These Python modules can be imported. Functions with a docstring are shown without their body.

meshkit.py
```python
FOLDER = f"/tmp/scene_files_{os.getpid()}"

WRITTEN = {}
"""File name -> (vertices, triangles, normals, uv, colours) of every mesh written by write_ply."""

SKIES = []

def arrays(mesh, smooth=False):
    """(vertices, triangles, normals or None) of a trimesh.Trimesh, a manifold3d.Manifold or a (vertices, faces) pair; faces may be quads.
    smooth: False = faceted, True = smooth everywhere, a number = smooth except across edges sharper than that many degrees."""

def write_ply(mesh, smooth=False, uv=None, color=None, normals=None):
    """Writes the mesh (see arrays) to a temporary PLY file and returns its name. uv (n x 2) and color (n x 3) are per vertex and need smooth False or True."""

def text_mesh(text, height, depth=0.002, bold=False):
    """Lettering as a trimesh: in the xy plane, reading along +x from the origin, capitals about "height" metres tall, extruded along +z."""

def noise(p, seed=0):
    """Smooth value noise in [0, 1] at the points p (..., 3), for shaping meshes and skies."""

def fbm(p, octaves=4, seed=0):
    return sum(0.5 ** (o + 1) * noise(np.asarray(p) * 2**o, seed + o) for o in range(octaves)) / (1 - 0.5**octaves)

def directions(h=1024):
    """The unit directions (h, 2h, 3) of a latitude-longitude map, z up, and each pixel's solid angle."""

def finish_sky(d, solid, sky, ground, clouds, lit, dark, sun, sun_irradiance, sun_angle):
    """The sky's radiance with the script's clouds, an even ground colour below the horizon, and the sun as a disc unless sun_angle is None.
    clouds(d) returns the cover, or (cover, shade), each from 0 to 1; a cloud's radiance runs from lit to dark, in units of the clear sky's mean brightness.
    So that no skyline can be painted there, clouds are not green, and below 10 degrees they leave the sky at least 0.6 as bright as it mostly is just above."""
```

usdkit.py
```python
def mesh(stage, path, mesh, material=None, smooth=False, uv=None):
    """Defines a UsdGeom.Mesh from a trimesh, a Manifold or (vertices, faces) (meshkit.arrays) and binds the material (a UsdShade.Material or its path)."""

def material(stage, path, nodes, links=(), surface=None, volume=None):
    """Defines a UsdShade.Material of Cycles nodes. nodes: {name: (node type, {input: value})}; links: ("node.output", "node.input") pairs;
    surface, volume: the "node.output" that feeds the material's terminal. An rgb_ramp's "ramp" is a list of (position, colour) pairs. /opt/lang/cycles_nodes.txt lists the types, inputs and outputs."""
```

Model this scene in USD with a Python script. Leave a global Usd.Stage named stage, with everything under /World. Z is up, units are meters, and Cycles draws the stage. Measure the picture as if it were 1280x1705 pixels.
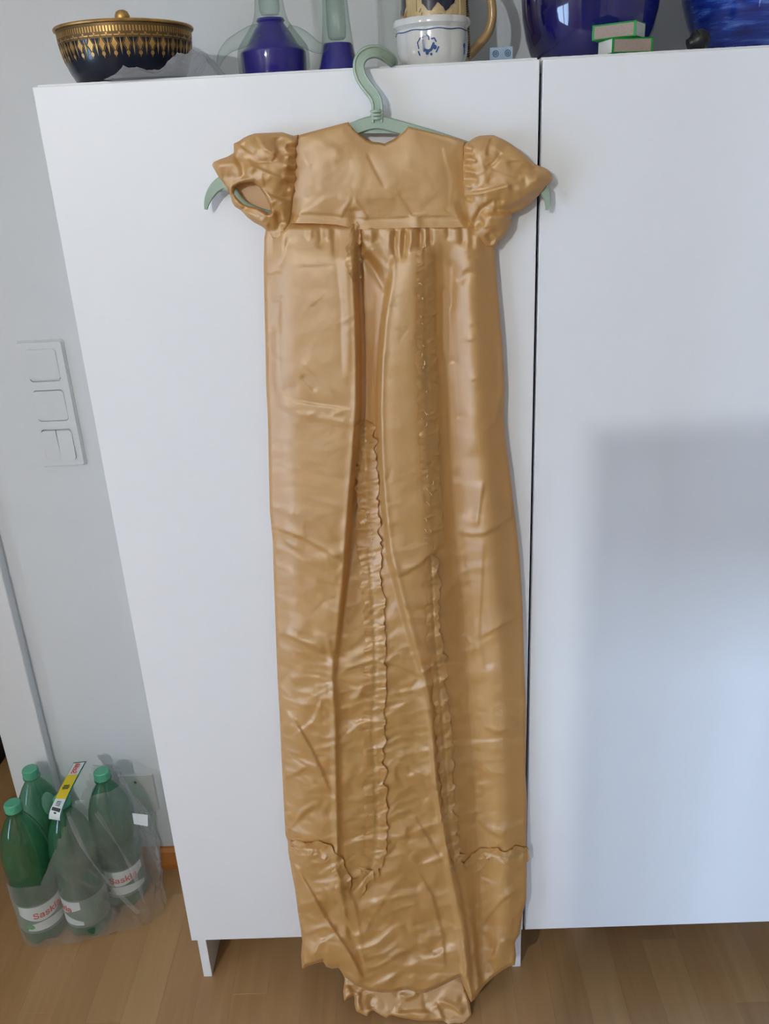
import math, random
import numpy as np, trimesh, shapely
from shapely.geometry import Polygon, LineString, Point
from shapely import affinity
from scipy.spatial import Delaunay
from scipy.ndimage import gaussian_filter, distance_transform_edt, map_coordinates
import usdkit, meshkit
from pxr import Usd, UsdGeom, UsdLux, UsdShade, Gf, Sdf

random.seed(5)
RNG = np.random.default_rng(5)
stage = Usd.Stage.CreateInMemory()
UsdGeom.SetStageUpAxis(stage, 'Z')
UsdGeom.SetStageMetersPerUnit(stage, 1.0)
UsdGeom.Xform.Define(stage, '/World')

# ------------------------------------------------------------------ camera
F, EYE = 1400.9, np.array([0.4155, -1.1102, 1.3991])
PITCH, YAW, ROLL = 0.3926, -0.0227, -0.0523
FW = np.array([math.sin(YAW) * math.cos(PITCH), math.cos(YAW) * math.cos(PITCH), -math.sin(PITCH)])
_r0 = np.array([math.cos(YAW), -math.sin(YAW), 0.0]); _u0 = np.cross(_r0, FW)
RT = math.cos(ROLL) * _r0 + math.sin(ROLL) * _u0
UP = -math.sin(ROLL) * _r0 + math.cos(ROLL) * _u0
cam = UsdGeom.Camera.Define(stage, '/World/camera')
cam.CreateHorizontalApertureAttr(36.0)
cam.CreateFocalLengthAttr(36.0 * F / 1280)
cam.CreateClippingRangeAttr((0.02, 100.0))
EXPOSURE = 0.0
cam.CreateExposureAttr(EXPOSURE)
M4 = Gf.Matrix4d(*[float(x) for row in ((*RT, 0), (*UP, 0), (*(-FW), 0), (*EYE, 1)) for x in row])
cam.AddTransformOp().Set(M4)


def at(px, py, Y):
    """points of the vertical plane(s) y = Y that stand at the photograph's pixels (px, py)"""
    px, py, Y = np.broadcast_arrays(np.asarray(px, float), np.asarray(py, float), np.asarray(Y, float))
    d = FW * F + (px[..., None] - 640) * RT - (py[..., None] - 852.5) * UP
    return EYE + d * ((Y - EYE[1]) / d[..., 1])[..., None]


# ------------------------------------------------------------------ lights
def rect_light(name, pos, look, w, h, power, color):
    L = UsdLux.RectLight.Define(stage, '/World/' + name)
    L.CreateWidthAttr(w); L.CreateHeightAttr(h); L.CreateIntensityAttr(power); L.CreateColorAttr(Gf.Vec3f(*color))
    z = -np.array(look, float); z /= np.linalg.norm(z)
    x = np.cross([0, 0, 1.0], z); x /= np.linalg.norm(x); y = np.cross(z, x)
    L.AddTransformOp().Set(Gf.Matrix4d(*[float(v) for row in ((*x, 0), (*y, 0), (*z, 0), (*pos, 1)) for v in row]))


LAMP = (-0.75, -2.65, 1.98)
LAMP_POWER = 4150.0
rect_light('daylight_left', (-1.96, -1.6, 0.70), (1, 0, 0), 1.35, 1.25, 5.6, (0.64, 1.0, 1.60))
sky = UsdLux.DomeLight.Define(stage, '/World/sky')          # overcast sky outside the windows
sky.CreateIntensityAttr(0.8); sky.CreateColorAttr(Gf.Vec3f(0.80, 0.93, 1.08))
rect_light('daylight_front', (1.12, -3.51, 0.34), (0, 1, 0), 0.9, 0.50, 44.0, (0.74, 1.0, 1.40))

# ------------------------------------------------------------------ helpers
USED = {}


def numbered(path):
    n = USED.get(path, -1) + 1
    USED[path] = n
    return path if n == 0 else f'{path}_{n:03d}'


def setdata(prim, label=None, cat=None, group=None, kind=None):
    for k, v in (('label', label), ('category', cat), ('group', group), ('kind', kind)):
        if v:
            prim.SetCustomDataByKey(k, v)


LOC = {}


def thing(name, label, cat, loc=(0, 0, 0), rotz=0.0, group=None, kind=None):
    path = numbered('/World/' + name)
    x = UsdGeom.Xform.Define(stage, path)
    x.AddTranslateOp().Set(Gf.Vec3d(*map(float, loc)))
    if rotz:
        x.AddRotateZOp().Set(math.degrees(rotz))
    setdata(x.GetPrim(), label, cat, group, kind)
    LOC[path] = np.array(loc, float)
    return x.GetPrim()


def arr(m):
    if isinstance(m, trimesh.Trimesh):
        return np.array(m.vertices), np.array(m.faces)
    v, f, _ = meshkit.arrays(m)
    return v, f


def obj(name, m, mat, parent=None, smooth=30, world=False, label=None, cat=None, group=None, kind=None):
    """one Mesh prim; world=True: vertices are world coordinates, moved into the thing's frame"""
    base = str(parent.GetPath()) if parent is not None else '/World'
    path = numbered(base + '/' + name)
    v, f = arr(m)
    if world and parent is not None:
        top = '/'.join(base.split('/')[:3])
        v = v - LOC[top]
    pr = usdkit.mesh(stage, path, trimesh.Trimesh(v, f, process=False), mat, smooth=smooth).GetPrim()
    setdata(pr, label, cat, group, kind)
    return pr


def cat_(*ms):
    vs, fs, n = [], [], 0
    for m in ms:
        v, f = arr(m)
        vs.append(v); fs.append(f + n); n += len(v)
    return trimesh.Trimesh(np.vstack(vs), np.vstack(fs), process=False)


def box(x0, x1, y0, y1, z0, z1, c=0.0):
    """box with chamfered edges (convex hull)"""
    if c <= 0:
        m = trimesh.creation.box([x1 - x0, y1 - y0, z1 - z0])
        m.apply_translation([(x0 + x1) / 2, (y0 + y1) / 2, (z0 + z1) / 2])
        return m
    pts = []
    for sx, X in ((1, x0), (-1, x1)):
        for sy, Y in ((1, y0), (-1, y1)):
            for sz, Z in ((1, z0), (-1, z1)):
                pts += [(X + sx * c, Y + sy * c, Z), (X + sx * c, Y, Z + sz * c), (X, Y + sy * c, Z + sz * c)]
    return trimesh.convex.convex_hull(np.array(pts))


def lathe(profile, n=64, loc=(0, 0, 0), lobes=None):
    p = np.array(profile, float)
    a = np.linspace(0, 2 * np.pi, n, endpoint=False)
    r = p[:, 0][:, None] * np.ones(n)
    if lobes:
        r = r * (1 + lobes[1] * np.abs(np.cos(lobes[0] * a / 2)))[None, :]
    v = np.stack([r * np.cos(a), r * np.sin(a), p[:, 1][:, None] * np.ones(n)], -1).reshape(-1, 3) + np.array(loc)
    f = []
    i, j = np.meshgrid(np.arange(len(p) - 1), np.arange(n), indexing='ij')
    A, B, C, D = i * n + j, i * n + (j + 1) % n, (i + 1) * n + (j + 1) % n, (i + 1) * n + j
    f = np.concatenate([np.stack([A, B, C], -1).reshape(-1, 3), np.stack([A, C, D], -1).reshape(-1, 3)])
    m = trimesh.Trimesh(v, f, process=False)
    m.merge_vertices(); m.update_faces(m.nondegenerate_faces())
    return m


def smooth_curve(pts, n=60):
    from scipy.interpolate import CubicSpline
    p = np.array(pts, float)
    t = np.r_[0, np.cumsum(np.linalg.norm(np.diff(p, axis=0), axis=1) ** 0.5)]
    return CubicSpline(t, p)(np.linspace(0, t[-1], n))


def sweep(path, section, ref=(0, 1, 0), scale=None):
    """closed 2D section (k x 2: along 'b' and along 'ref'-ish normal) swept along a 3D path, ends capped"""
    p = np.array(path, float); k = len(section)
    t = np.gradient(p, axis=0); t /= np.linalg.norm(t, axis=1, keepdims=True)
    nrm = np.array(ref, float) - (t @ np.array(ref, float))[:, None] * t
    nrm /= np.linalg.norm(nrm, axis=1, keepdims=True)
    b = np.cross(t, nrm)
    s = np.array(section, float)
    sc = np.ones(len(p)) if scale is None else np.broadcast_to(scale, len(p))
    v = p[:, None] + sc[:, None, None] * (s[None, :, :1] * b[:, None] + s[None, :, 1:] * nrm[:, None])
    n = len(p)
    i, j = np.meshgrid(np.arange(n - 1), np.arange(k), indexing='ij')
    A, B, C, D = i * k + j, i * k + (j + 1) % k, (i + 1) * k + (j + 1) % k, (i + 1) * k + j
    f = [np.stack([A, B, C], -1).reshape(-1, 3), np.stack([A, C, D], -1).reshape(-1, 3)]
    v = np.vstack([v.reshape(-1, 3), p[0], p[-1]])
    jj = np.arange(k)
    f.append(np.stack([jj * 0 + n * k, (jj + 1) % k, jj], -1))
    f.append(np.stack([jj * 0 + n * k + 1, (n - 1) * k + jj, (n - 1) * k + (jj + 1) % k], -1))
    m = trimesh.Trimesh(v, np.vstack(f), process=False)
    trimesh.repair.fix_normals(m)
    return m


def ring(rx, ry=None, k=14):
    a = np.linspace(0, 2 * np.pi, k, endpoint=False)
    return np.stack([rx * np.cos(a), (ry or rx) * np.sin(a)], -1)


def slab(poly, depth):
    geoms = getattr(poly, 'geoms', [poly])
    return cat_(*[trimesh.creation.extrude_polygon(g, depth, engine='earcut') for g in geoms if g.area > 0])


def wrap(poly, rfun, off, depth, loc, ang0, maxedge=0.003):
    """2D shape (arc length u, height z) laid round an upright axis at loc; ang0 is the direction of u = 0"""
    m = slab(poly, depth)
    v, f = trimesh.remesh.subdivide_to_size(m.vertices, m.faces, maxedge, max_iter=12)
    r = rfun(v[:, 1]); rr = r + off + v[:, 2]
    a = ang0 + v[:, 0] / np.maximum(r, 1e-4)
    return trimesh.Trimesh(np.stack([rr * np.cos(a), rr * np.sin(a), v[:, 1]], -1) + np.array(loc), f, process=False)


# ------------------------------------------------------------------ materials
LK = '/World/Looks/'


def srgb(*c):
    return tuple((x / 255 / 12.92) if x / 255 <= 0.04045 else ((x / 255 + 0.055) / 1.055) ** 2.4 for x in c)


def plain(name, color, rough=0.5, noise=None, bump=None, **kw):
    nodes = {'p': ('principled_bsdf', dict(base_color=color, roughness=rough, **kw))}
    links = []
    if noise:
        sc, amt = noise
        nodes['g'] = ('texture_coordinate', {})
        nodes['n'] = ('noise_texture', {'scale': sc, 'detail': 4.0})
        nodes['r'] = ('rgb_ramp', {'ramp': [(0.3, tuple(c * (1 - amt) for c in color)), (0.7, tuple(min(1, c * (1 + amt)) for c in color))]})
        links += [('g.object', 'n.vector'), ('n.fac', 'r.fac'), ('r.color', 'p.base_color')]
    if bump:
        sc, st, dist = bump
        nodes['g2'] = ('texture_coordinate', {})
        nodes['bn'] = ('noise_texture', {'scale': sc, 'detail': 3.0})
        nodes['b'] = ('bump', {'strength': st, 'distance': dist})
        links += [('g2.object', 'bn.vector'), ('bn.fac', 'b.height'), ('b.normal', 'p.normal')]
    return usdkit.material(stage, LK + name, nodes, links, surface='p.BSDF')


def see_through(name, tint, body, body_rough, amount, edge=1.25, shine=0.03, floor_=0.05):
    """thin clear skin: transparent mixed with a coloured body by facing ratio, under a mirror shine by fresnel"""
    return usdkit.material(stage, LK + name, {
        't': ('transparent_bsdf', {'color': tint}),
        'p': ('principled_bsdf', {'base_color': body, 'roughness': max(body_rough, 0.2), 'specular_ior_level': 0.2}),
        'w': ('layer_weight', {'blend': 0.35}),
        'm': ('map_range', {'from_min': 0.0, 'from_max': 1.0, 'to_min': amount, 'to_max': min(1.0, amount * edge + 0.35), 'clamp': True}),
        'x': ('mix_closure', {}), 'pw': ('math', {'math_type': 'power', 'value2': 4.0}), 'f': ('math', {'math_type': 'multiply_add', 'value2': 0.5, 'value3': floor_}), 'w2': ('layer_weight', {'blend': 0.5}), 'g': ('glossy_bsdf', {'roughness': shine}), 'y': ('mix_closure', {})},
        [('w.facing', 'm.value'), ('m.result', 'x.fac'), ('t.BSDF', 'x.closure1'), ('p.BSDF', 'x.closure2'), ('w2.facing', 'pw.value1'), ('pw.value', 'f.value1'), ('f.value', 'y.fac'), ('x.closure', 'y.closure1'), ('g.BSDF', 'y.closure2')], surface='y.closure')


white_lacquer = plain('white_lacquer', srgb(232, 233, 234), 0.42, bump=(60, 0.03, 0.002))
white_edge = plain('white_edge', srgb(230, 231, 232), 0.45)
wall_paint = plain('wall_paint', srgb(206, 209, 210), 0.9, noise=(3.0, 0.012), bump=(180, 0.12, 0.002))
room_paint = plain('room_paint', srgb(168, 160, 148), 0.9)
ceiling_paint = plain('ceiling_paint', srgb(235, 234, 230), 0.95)
casing_paint = plain('casing_paint', srgb(212, 214, 215), 0.4)
plastic_white = plain('plastic_white', srgb(206, 209, 209), 0.32)
plate_grey = plain('plate_grey', srgb(200, 200, 196), 0.4)
dark_green = plain('dark_green', srgb(52, 66, 62), 0.6)
steel = plain('steel', (0.55, 0.55, 0.56), 0.3, metallic=1.0)


def wood(name, c1, c2, scale, rough=0.35, stretch=(14.0, 1.0, 14.0), gloss=0.5):
    return usdkit.material(stage, LK + name, {
        'g': ('texture_coordinate', {}), 'i': ('object_info', {}),
        'o': ('vector_math', {'math_type': 'scale', 'scale': 37.0}),
        'a': ('vector_math', {'math_type': 'add'}),
        'm': ('mapping', {'scale': stretch}),
        'n': ('noise_texture', {'scale': scale, 'detail': 5.0, 'distortion': 1.2}),
        'n2': ('noise_texture', {'scale': scale * 0.35, 'detail': 2.0, 'distortion': 2.0}),
        'mx': ('mix_float', {'fac': 0.45}),
        'r': ('rgb_ramp', {'ramp': [(0.32, c1), (0.5, tuple((x + y) / 2 for x, y in zip(c1, c2))), (0.68, c2)]}),
        'b': ('bump', {'strength': 0.06, 'distance': 0.001}),
        'p': ('principled_bsdf', {'roughness': rough, 'specular_ior_level': gloss})},
        [('g.object', 'm.vector'), ('m.vector', 'a.vector1'), ('i.location', 'o.vector1'), ('o.vector', 'a.vector2'), ('a.vector', 'n.vector'), ('a.vector', 'n2.vector'),
         ('n.fac', 'mx.a'), ('n2.fac', 'mx.b'), ('mx.result', 'r.fac'), ('r.color', 'p.base_color'), ('n.fac', 'b.height'), ('b.normal', 'p.normal')], surface='p.BSDF')


plank_mats = [wood(f'laminate_{k}', srgb(*a), srgb(*b), 2.2) for k, (a, b) in enumerate([
    ((158, 120, 78), (174, 137, 94)), ((154, 116, 75), (170, 133, 90)), ((163, 126, 83), (179, 143, 99)), ((150, 113, 74), (166, 130, 89))])]
floor_seam = plain('floor_seam', srgb(118, 88, 58), 0.7)
base_wood = wood('baseboard_wood', srgb(172, 104, 42), srgb(196, 126, 58), 3.0, 0.3, (2.0, 20.0, 20.0))

# satin: warm straw-gold taffeta with a fine weave
satin = usdkit.material(stage, LK + 'gold_satin', {
    'g': ('texture_coordinate', {}),
    'n': ('noise_texture', {'scale': 9.0, 'detail': 3.0}),
    'r': ('rgb_ramp', {'ramp': [(0.3, (0.57, 0.295, 0.058)), (0.7, (0.61, 0.325, 0.070))]}),
    'mw': ('mapping', {'scale': (900.0, 900.0, 160.0)}),
    'wv': ('noise_texture', {'scale': 1.0, 'detail': 1.0}),
    'b': ('bump', {'strength': 0.10, 'distance': 0.0006}),
    'p': ('principled_bsdf', {'roughness': 0.6, 'specular_ior_level': 0.25, 'specular_tint': (1.0, 0.9, 0.72), 'sheen_weight': 0.10, 'sheen_roughness': 0.4, 'sheen_tint': (1.0, 0.85, 0.6)}),
    't': ('translucent_bsdf', {'color': (0.90, 0.36, 0.06)}),
    'gl': ('glossy_bsdf', {'color': (1.0, 0.94, 0.84), 'roughness': 0.54}),
    'x': ('mix_closure', {'fac': 0.24}), 'y': ('mix_closure', {'fac': 0.17})},
    [('g.object', 'n.vector'), ('n.fac', 'r.fac'), ('r.color', 'p.base_color'), ('g.object', 'mw.vector'), ('mw.vector', 'wv.vector'), ('wv.fac', 'b.height'), ('b.normal', 'p.normal'),
     ('p.BSDF', 'x.closure1'), ('t.BSDF', 'x.closure2'), ('b.normal', 'gl.normal'), ('x.closure', 'y.closure1'), ('gl.BSDF', 'y.closure2')], surface='y.closure')
hanger_green = plain('hanger_green', srgb(154, 172, 152), 0.38)
thread_pale = plain('thread_pale', srgb(236, 214, 168), 0.6)

# ------------------------------------------------------------------ the setting
DW, ZT, ZB = 0.302, 1.5057, 0.115          # wall plane, wardrobe top, door bottom
X0, X1, Y1, H = -1.9, 1.75, -3.45, 2.5


def struct(name, m, mat, parent=None, **kw):
    p = obj(name, m, mat, parent, **kw)
    if parent is None:
        p.SetCustomDataByKey('kind', 'structure')
    return p


LOCF = thing('floor', 'light brown wood-look strip floor running toward the white wardrobe', 'floor', kind='structure')
obj('floor_base', box(X0 - 0.1, X1 + 0.1, Y1 - 0.1, 2.2, -0.06, -0.0035), floor_seam, LOCF)
prnd = random.Random(11)
# three-strip boards: staves 64 mm wide running away from the camera
SW = 0.0645
k0, k1 = int(math.floor((-0.95) / SW)), int(math.ceil(1.35 / SW))
for k in range(k0, k1):
    y = -0.95 - prnd.random() * 0.4
    while y < 0.95:
        L = prnd.choice([0.33, 0.4, 0.46, 0.52])
        ya, yb = max(y, -0.95), min(y + L, 0.95)
        if yb - ya > 0.03:
            obj('plank', box(k * SW + 0.00006, (k + 1) * SW - 0.00006, ya + 0.00006, yb - 0.00006, -0.004, 0.0, 0.00012), prnd.choice(plank_mats), LOCF, smooth=False)
        y += L
rest = [box(X0, k0 * SW, Y1, 2.1, -0.004, 0.0), box(k1 * SW, X1, Y1, 2.1, -0.004, 0.0), box(k0 * SW, k1 * SW, Y1, -0.95, -0.004, 0.0), box(k0 * SW, k1 * SW, 0.95, 2.1, -0.004, 0.0)]
obj('boards', cat_(*rest), plank_mats[1], LOCF, smooth=False, kind='stuff')

CX = -0.327                                  # right-hand edge of the door casing
wall_parts = [box(CX - 0.02, X1 + 0.1, DW, DW + 0.12, 0, H), box(X0, -1.30, DW, DW + 0.12, 0, H), box(-1.30, CX - 0.02, DW, DW + 0.12, 2.03, H)]
struct('wall_back', cat_(*wall_parts), wall_paint, smooth=False)
lw = [box(X0 - 0.1, X0, Y1, -2.3, 0, H), box(X0 - 0.1, X0, -0.9, 2.2, 0, H), box(X0 - 0.1, X0, -2.3, -0.9, 0, 0.05), box(X0 - 0.1, X0, -2.3, -0.9, 2.1, H)]
struct('wall_left', cat_(*lw), room_paint, smooth=False)
struct('wall_hall', box(X0, X1, 2.1, 2.2, 0, H), room_paint)
fw = [box(X0, 0.64, Y1 - 0.1, Y1, 0, H), box(1.60, X1, Y1 - 0.1, Y1, 0, H), box(0.64, 1.60, Y1 - 0.1, Y1, 0, 0.04), box(0.64, 1.60, Y1 - 0.1, Y1, 2.05, H)]
struct('wall_front', cat_(*fw), room_paint, smooth=False)
struct('wall_right', box(X1, X1 + 0.1, Y1, 2.2, 0, H), room_paint)
struct('ceiling', box(X0, X1, Y1, 2.2, H, H + 0.1), ceiling_paint)
# baseboard on the back wall: coved top
bb = Polygon([(0, 0), (-0.016, 0), (-0.016, 0.034), (-0.013, 0.044), (-0.006, 0.05), (0, 0.05)])
m = slab(bb, X1 - CX)
v = np.array(m.vertices)
m = trimesh.Trimesh(np.stack([CX + v[:, 2], DW + v[:, 0], v[:, 1]], -1), m.faces, process=False)
trimesh.repair.fix_normals(m)
struct('baseboard_back', m, base_wood, smooth=25)
# door casing at the left
tr = thing('trim_1', 'white door casing at the left edge beside the light switch', 'door frame', kind='structure')
obj('casing', box(-0.4115, CX, 0.278, DW + 0.005, 0, 2.07, 0.0015), casing_paint, tr)
obj('jamb', box(-0.4115, -0.392, DW, DW + 0.13, 0, 2.05), casing_paint, tr)
obj('casing', box(-1.36, -1.275, 0.278, DW + 0.005, 0, 2.07, 0.0015), casing_paint, tr)
obj('casing', box(-1.275, -0.4115, 0.278, DW + 0.005, 1.985, 2.07, 0.0015), casing_paint, tr)
# windows behind / beside the camera
w1 = thing('window_1', 'white-framed balcony door in the wall to the left of the viewer', 'window', kind='structure')
pane_mat = usdkit.material(stage, LK + 'pane', {'t': ('transparent_bsdf', {'color': (1, 1, 1)}), 'g': ('glossy_bsdf', {'roughness': 0.02}), 'f': ('fresnel', {'IOR': 1.45}), 'x': ('mix_closure', {})},
                           [('f.fac', 'x.fac'), ('t.BSDF', 'x.closure1'), ('g.BSDF', 'x.closure2')], surface='x.closure')
for a, b, c, d in ((-2.3, -2.25, .05, 2.1), (-.95, -.9, .05, 2.1), (-1.63, -1.57, .05, 2.1), (-2.25, -.95, .05, .11), (-2.25, -.95, 2.04, 2.1)):
    obj('window_frame', box(X0 - 0.03, X0 + 0.02, a, b, c, d, 0.004), white_edge, w1)
obj('pane', box(X0 - 0.012, X0 - 0.008, -2.26, -0.94, 0.10, 2.05), pane_mat, w1)
obj('blind', box(X0 + 0.004, X0 + 0.008, -2.25, -0.95, 1.33, 2.04), room_paint, w1)
w2 = thing('window_2', 'balcony door with its blind lowered half way in the wall behind the viewer', 'window', kind='structure')
for a, b, c, d in ((0.64, 0.69, .04, 2.05), (1.55, 1.60, .04, 2.05), (0.69, 1.55, .04, .08), (0.69, 1.55, 2.0, 2.05)):
    obj('window_frame', box(a, b, Y1 - 0.04, Y1 + 0.02, c, d, 0.004), white_edge, w2)
obj('pane', box(0.68, 1.56, Y1 - 0.014, Y1 - 0.010, 0.07, 2.01), pane_mat, w2)
obj('blind', box(0.69, 1.55, Y1 + 0.002, Y1 + 0.006, 0.58, 2.0), room_paint, w2)

# ------------------------------------------------------------------ wardrobes
def wardrobe(label, xa, xb, feet):
    t = thing('wardrobe', label, 'wardrobe', (xa, 0, 0))
    w = xb - xa
    def part(n, m, **k):
        obj(n, m, white_lacquer, t, smooth=25, **k)
    part('door', box(0.0004, w - 0.0010, 0, 0.016, ZB, ZT - 0.0035, 0.0009))
    zf = 0.0 if feet else ZB
    part('side_panel', box(0.004, 0.020, 0.0185, DW - 0.006, zf, ZT - 0.017, 0.0006))
    part('side_panel', box(w - 0.0165, w - 0.0005, 0.0185, DW - 0.006, zf, ZT - 0.017, 0.0006))
    part('top_panel', box(0.001, w - 0.001, 0.0, DW - 0.006, ZT - 0.017, ZT, 0.0006) if False else box(0.001, w - 0.001, 0.0175, DW - 0.006, ZT - 0.017, ZT, 0.0006))
    part('bottom_panel', box(0.02, w - 0.0165, 0.0185, DW - 0.012, ZB + 0.004, ZB + 0.02, 0.0006))
    part('back_panel', box(0.02, w - 0.0165, DW - 0.012, DW - 0.006, ZB + 0.004, ZT - 0.017))
    if not feet:
        for x in (0.10, w - 0.16):
            for y in (0.15, DW - 0.07):
                obj('leg', lathe([(0, 0), (0.022, 0), (0.022, 0.004), (0.018, 0.01), (0.018, ZB), (0, ZB)], 24, (x + 0.03, y, 0)), white_edge, t)
    return t


wardrobe('left white wardrobe on panel feet with the gold dress hanging on its door', 0.0, 0.6, True)
wardrobe('plain white wardrobe to the right of the narrow dark door gap', 0.6025, 1.2, False)

# ------------------------------------------------------------------ light switch and blank plate
sw = thing('light_switch', 'white triple light switch on the wall left of the wardrobe', 'light switch', (-0.1795, DW, 1.042))


def rrect(w, h, r):
    return shapely.box(-w / 2 + r, -h / 2 + r, w / 2 - r, h / 2 - r).buffer(r, quad_segs=6)


def upright(poly, depth, y=0.0, x=0.0, z=0.0, tilt=0.0, chamfer=0.0):
    """2D shape in x,z standing on the wall and rising toward -y"""
    m = slab(poly, depth)
    if chamfer:
        v = np.array(m.vertices); top = v[:, 2] > depth / 2
        c = np.array(poly.centroid.coords[0]); b = poly.bounds
        sx, sy = 1 - 2 * chamfer / (b[2] - b[0]), 1 - 2 * chamfer / (b[3] - b[1])
        v[top, 0] = c[0] + (v[top, 0] - c[0]) * sx; v[top, 1] = c[1] + (v[top, 1] - c[1]) * sy
        m = trimesh.Trimesh(v, m.faces, process=False)
    v = np.array(m.vertices)
    d = v[:, 2] + tilt * v[:, 1] * (v[:, 2] > depth / 2)
    m = trimesh.Trimesh(np.stack([x + v[:, 0], y - d, z + v[:, 1]], -1), m.faces, process=False)
    trimesh.repair.fix_normals(m)
    return m


outer = rrect(0.081, 0.223, 0.004)
holes = shapely.union_all([affinity.translate(rrect(0.0565, 0.0565, 0.006), 0, dz) for dz in (0.071, 0, -0.071)])
obj('frame', cat_(upright(outer.buffer(-0.0005), 0.003), upright(outer.difference(holes), 0.0078, chamfer=0.003)), plastic_white, sw, smooth=20)
for dz, tl in ((0.071, 0.05), (0.0, 0.05)):
    obj('rocker', upright(rrect(0.0545, 0.0545, 0.0055), 0.0092, z=dz, tilt=tl, chamfer=0.0012), plastic_white, sw, smooth=20)
half = shapely.box(-0.02725, -0.02725, -0.0003, 0.02725).intersection(rrect(0.0545, 0.0545, 0.0055))
obj('rocker', upright(half, 0.0080, z=-0.071, tilt=0.05, chamfer=0.0006), plastic_white, sw, smooth=20)
half = shapely.box(0.0003, -0.02725, 0.02725, 0.02725).intersection(rrect(0.0545, 0.0545, 0.0055))
obj('rocker', upright(half, 0.0108, z=-0.071, tilt=-0.05, chamfer=0.0006), plastic_white, sw, smooth=20)

pl = thing('wall_plate', 'blank square cover plate low on the wall behind the bottles', 'cover plate', (-0.166, DW, 0.200))
obj('plate', upright(rrect(0.078, 0.096, 0.006), 0.006, chamfer=0.0015), plate_grey, pl, smooth=20)
for dz in (0.03, -0.03):
    obj('screw', upright(Point(0, 0).buffer(0.003), 0.0066, z=dz), steel, pl)

# dark piece of furniture in the room beyond the doorway
hc = thing('hall_cabinet', 'dark green cabinet glimpsed beyond the door casing at the left edge', 'cabinet', (-1.02, 0.63, 0))
obj('body', box(0, 0.37, 0.0, 0.35, 0.03, 0.9, 0.004), dark_green, hc)
obj('door', box(0.004, 0.183, -0.016, 0.0, 0.05, 0.88, 0.002), dark_green, hc)
obj('door', box(0.187, 0.366, -0.016, 0.0, 0.05, 0.88, 0.002), dark_green, hc)
obj('plinth', box(0.01, 0.36, 0.01, 0.34, 0.0, 0.03), dark_green, hc)

# ------------------------------------------------------------------ lamp and shelf behind the viewer
lm = thing('pendant_lamp', 'pendant lamp with a bare round bulb hanging behind the viewer', 'lamp', LAMP)
bulb_mat = usdkit.material(stage, LK + 'bulb', {'e': ('emission', {'color': (0.96, 1.0, 1.04), 'strength': LAMP_POWER})}, [], surface='e.emission')
obj('bulb', trimesh.creation.icosphere(3, 0.024), bulb_mat, lm, smooth=True)
obj('socket', lathe([(0, 0.025), (0.014, 0.025), (0.014, 0.11), (0.004, 0.13), (0, 0.13)], 24), white_edge, lm)
obj('cord', lathe([(0, 0.12), (0.003, 0.12), (0.003, H - LAMP[2]), (0, H - LAMP[2])], 10), white_edge, lm)
dk = thing('long_table', 'long low white table under the blind behind the viewer', 'table', (0.90, -3.38, 0))
obj('table_top', box(0, 0.84, 0, 2.23, 0.62, 0.65, 0.003), white_edge, dk)
for x in (0.01, 0.78):
    for y in (0.02, 2.16):
        obj('leg', box(x, x + 0.05, y, y + 0.05, 0, 0.62, 0.002), white_edge, dk)
bk = thing('bookcase', 'open bookcase standing behind the viewer', 'bookcase', (-0.043, -1.62, 0))
for x in (0, 0.86):
    obj('side_panel', box(x, x + 0.02, 0, 0.28, 0, 1.52), white_edge, bk)
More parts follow.
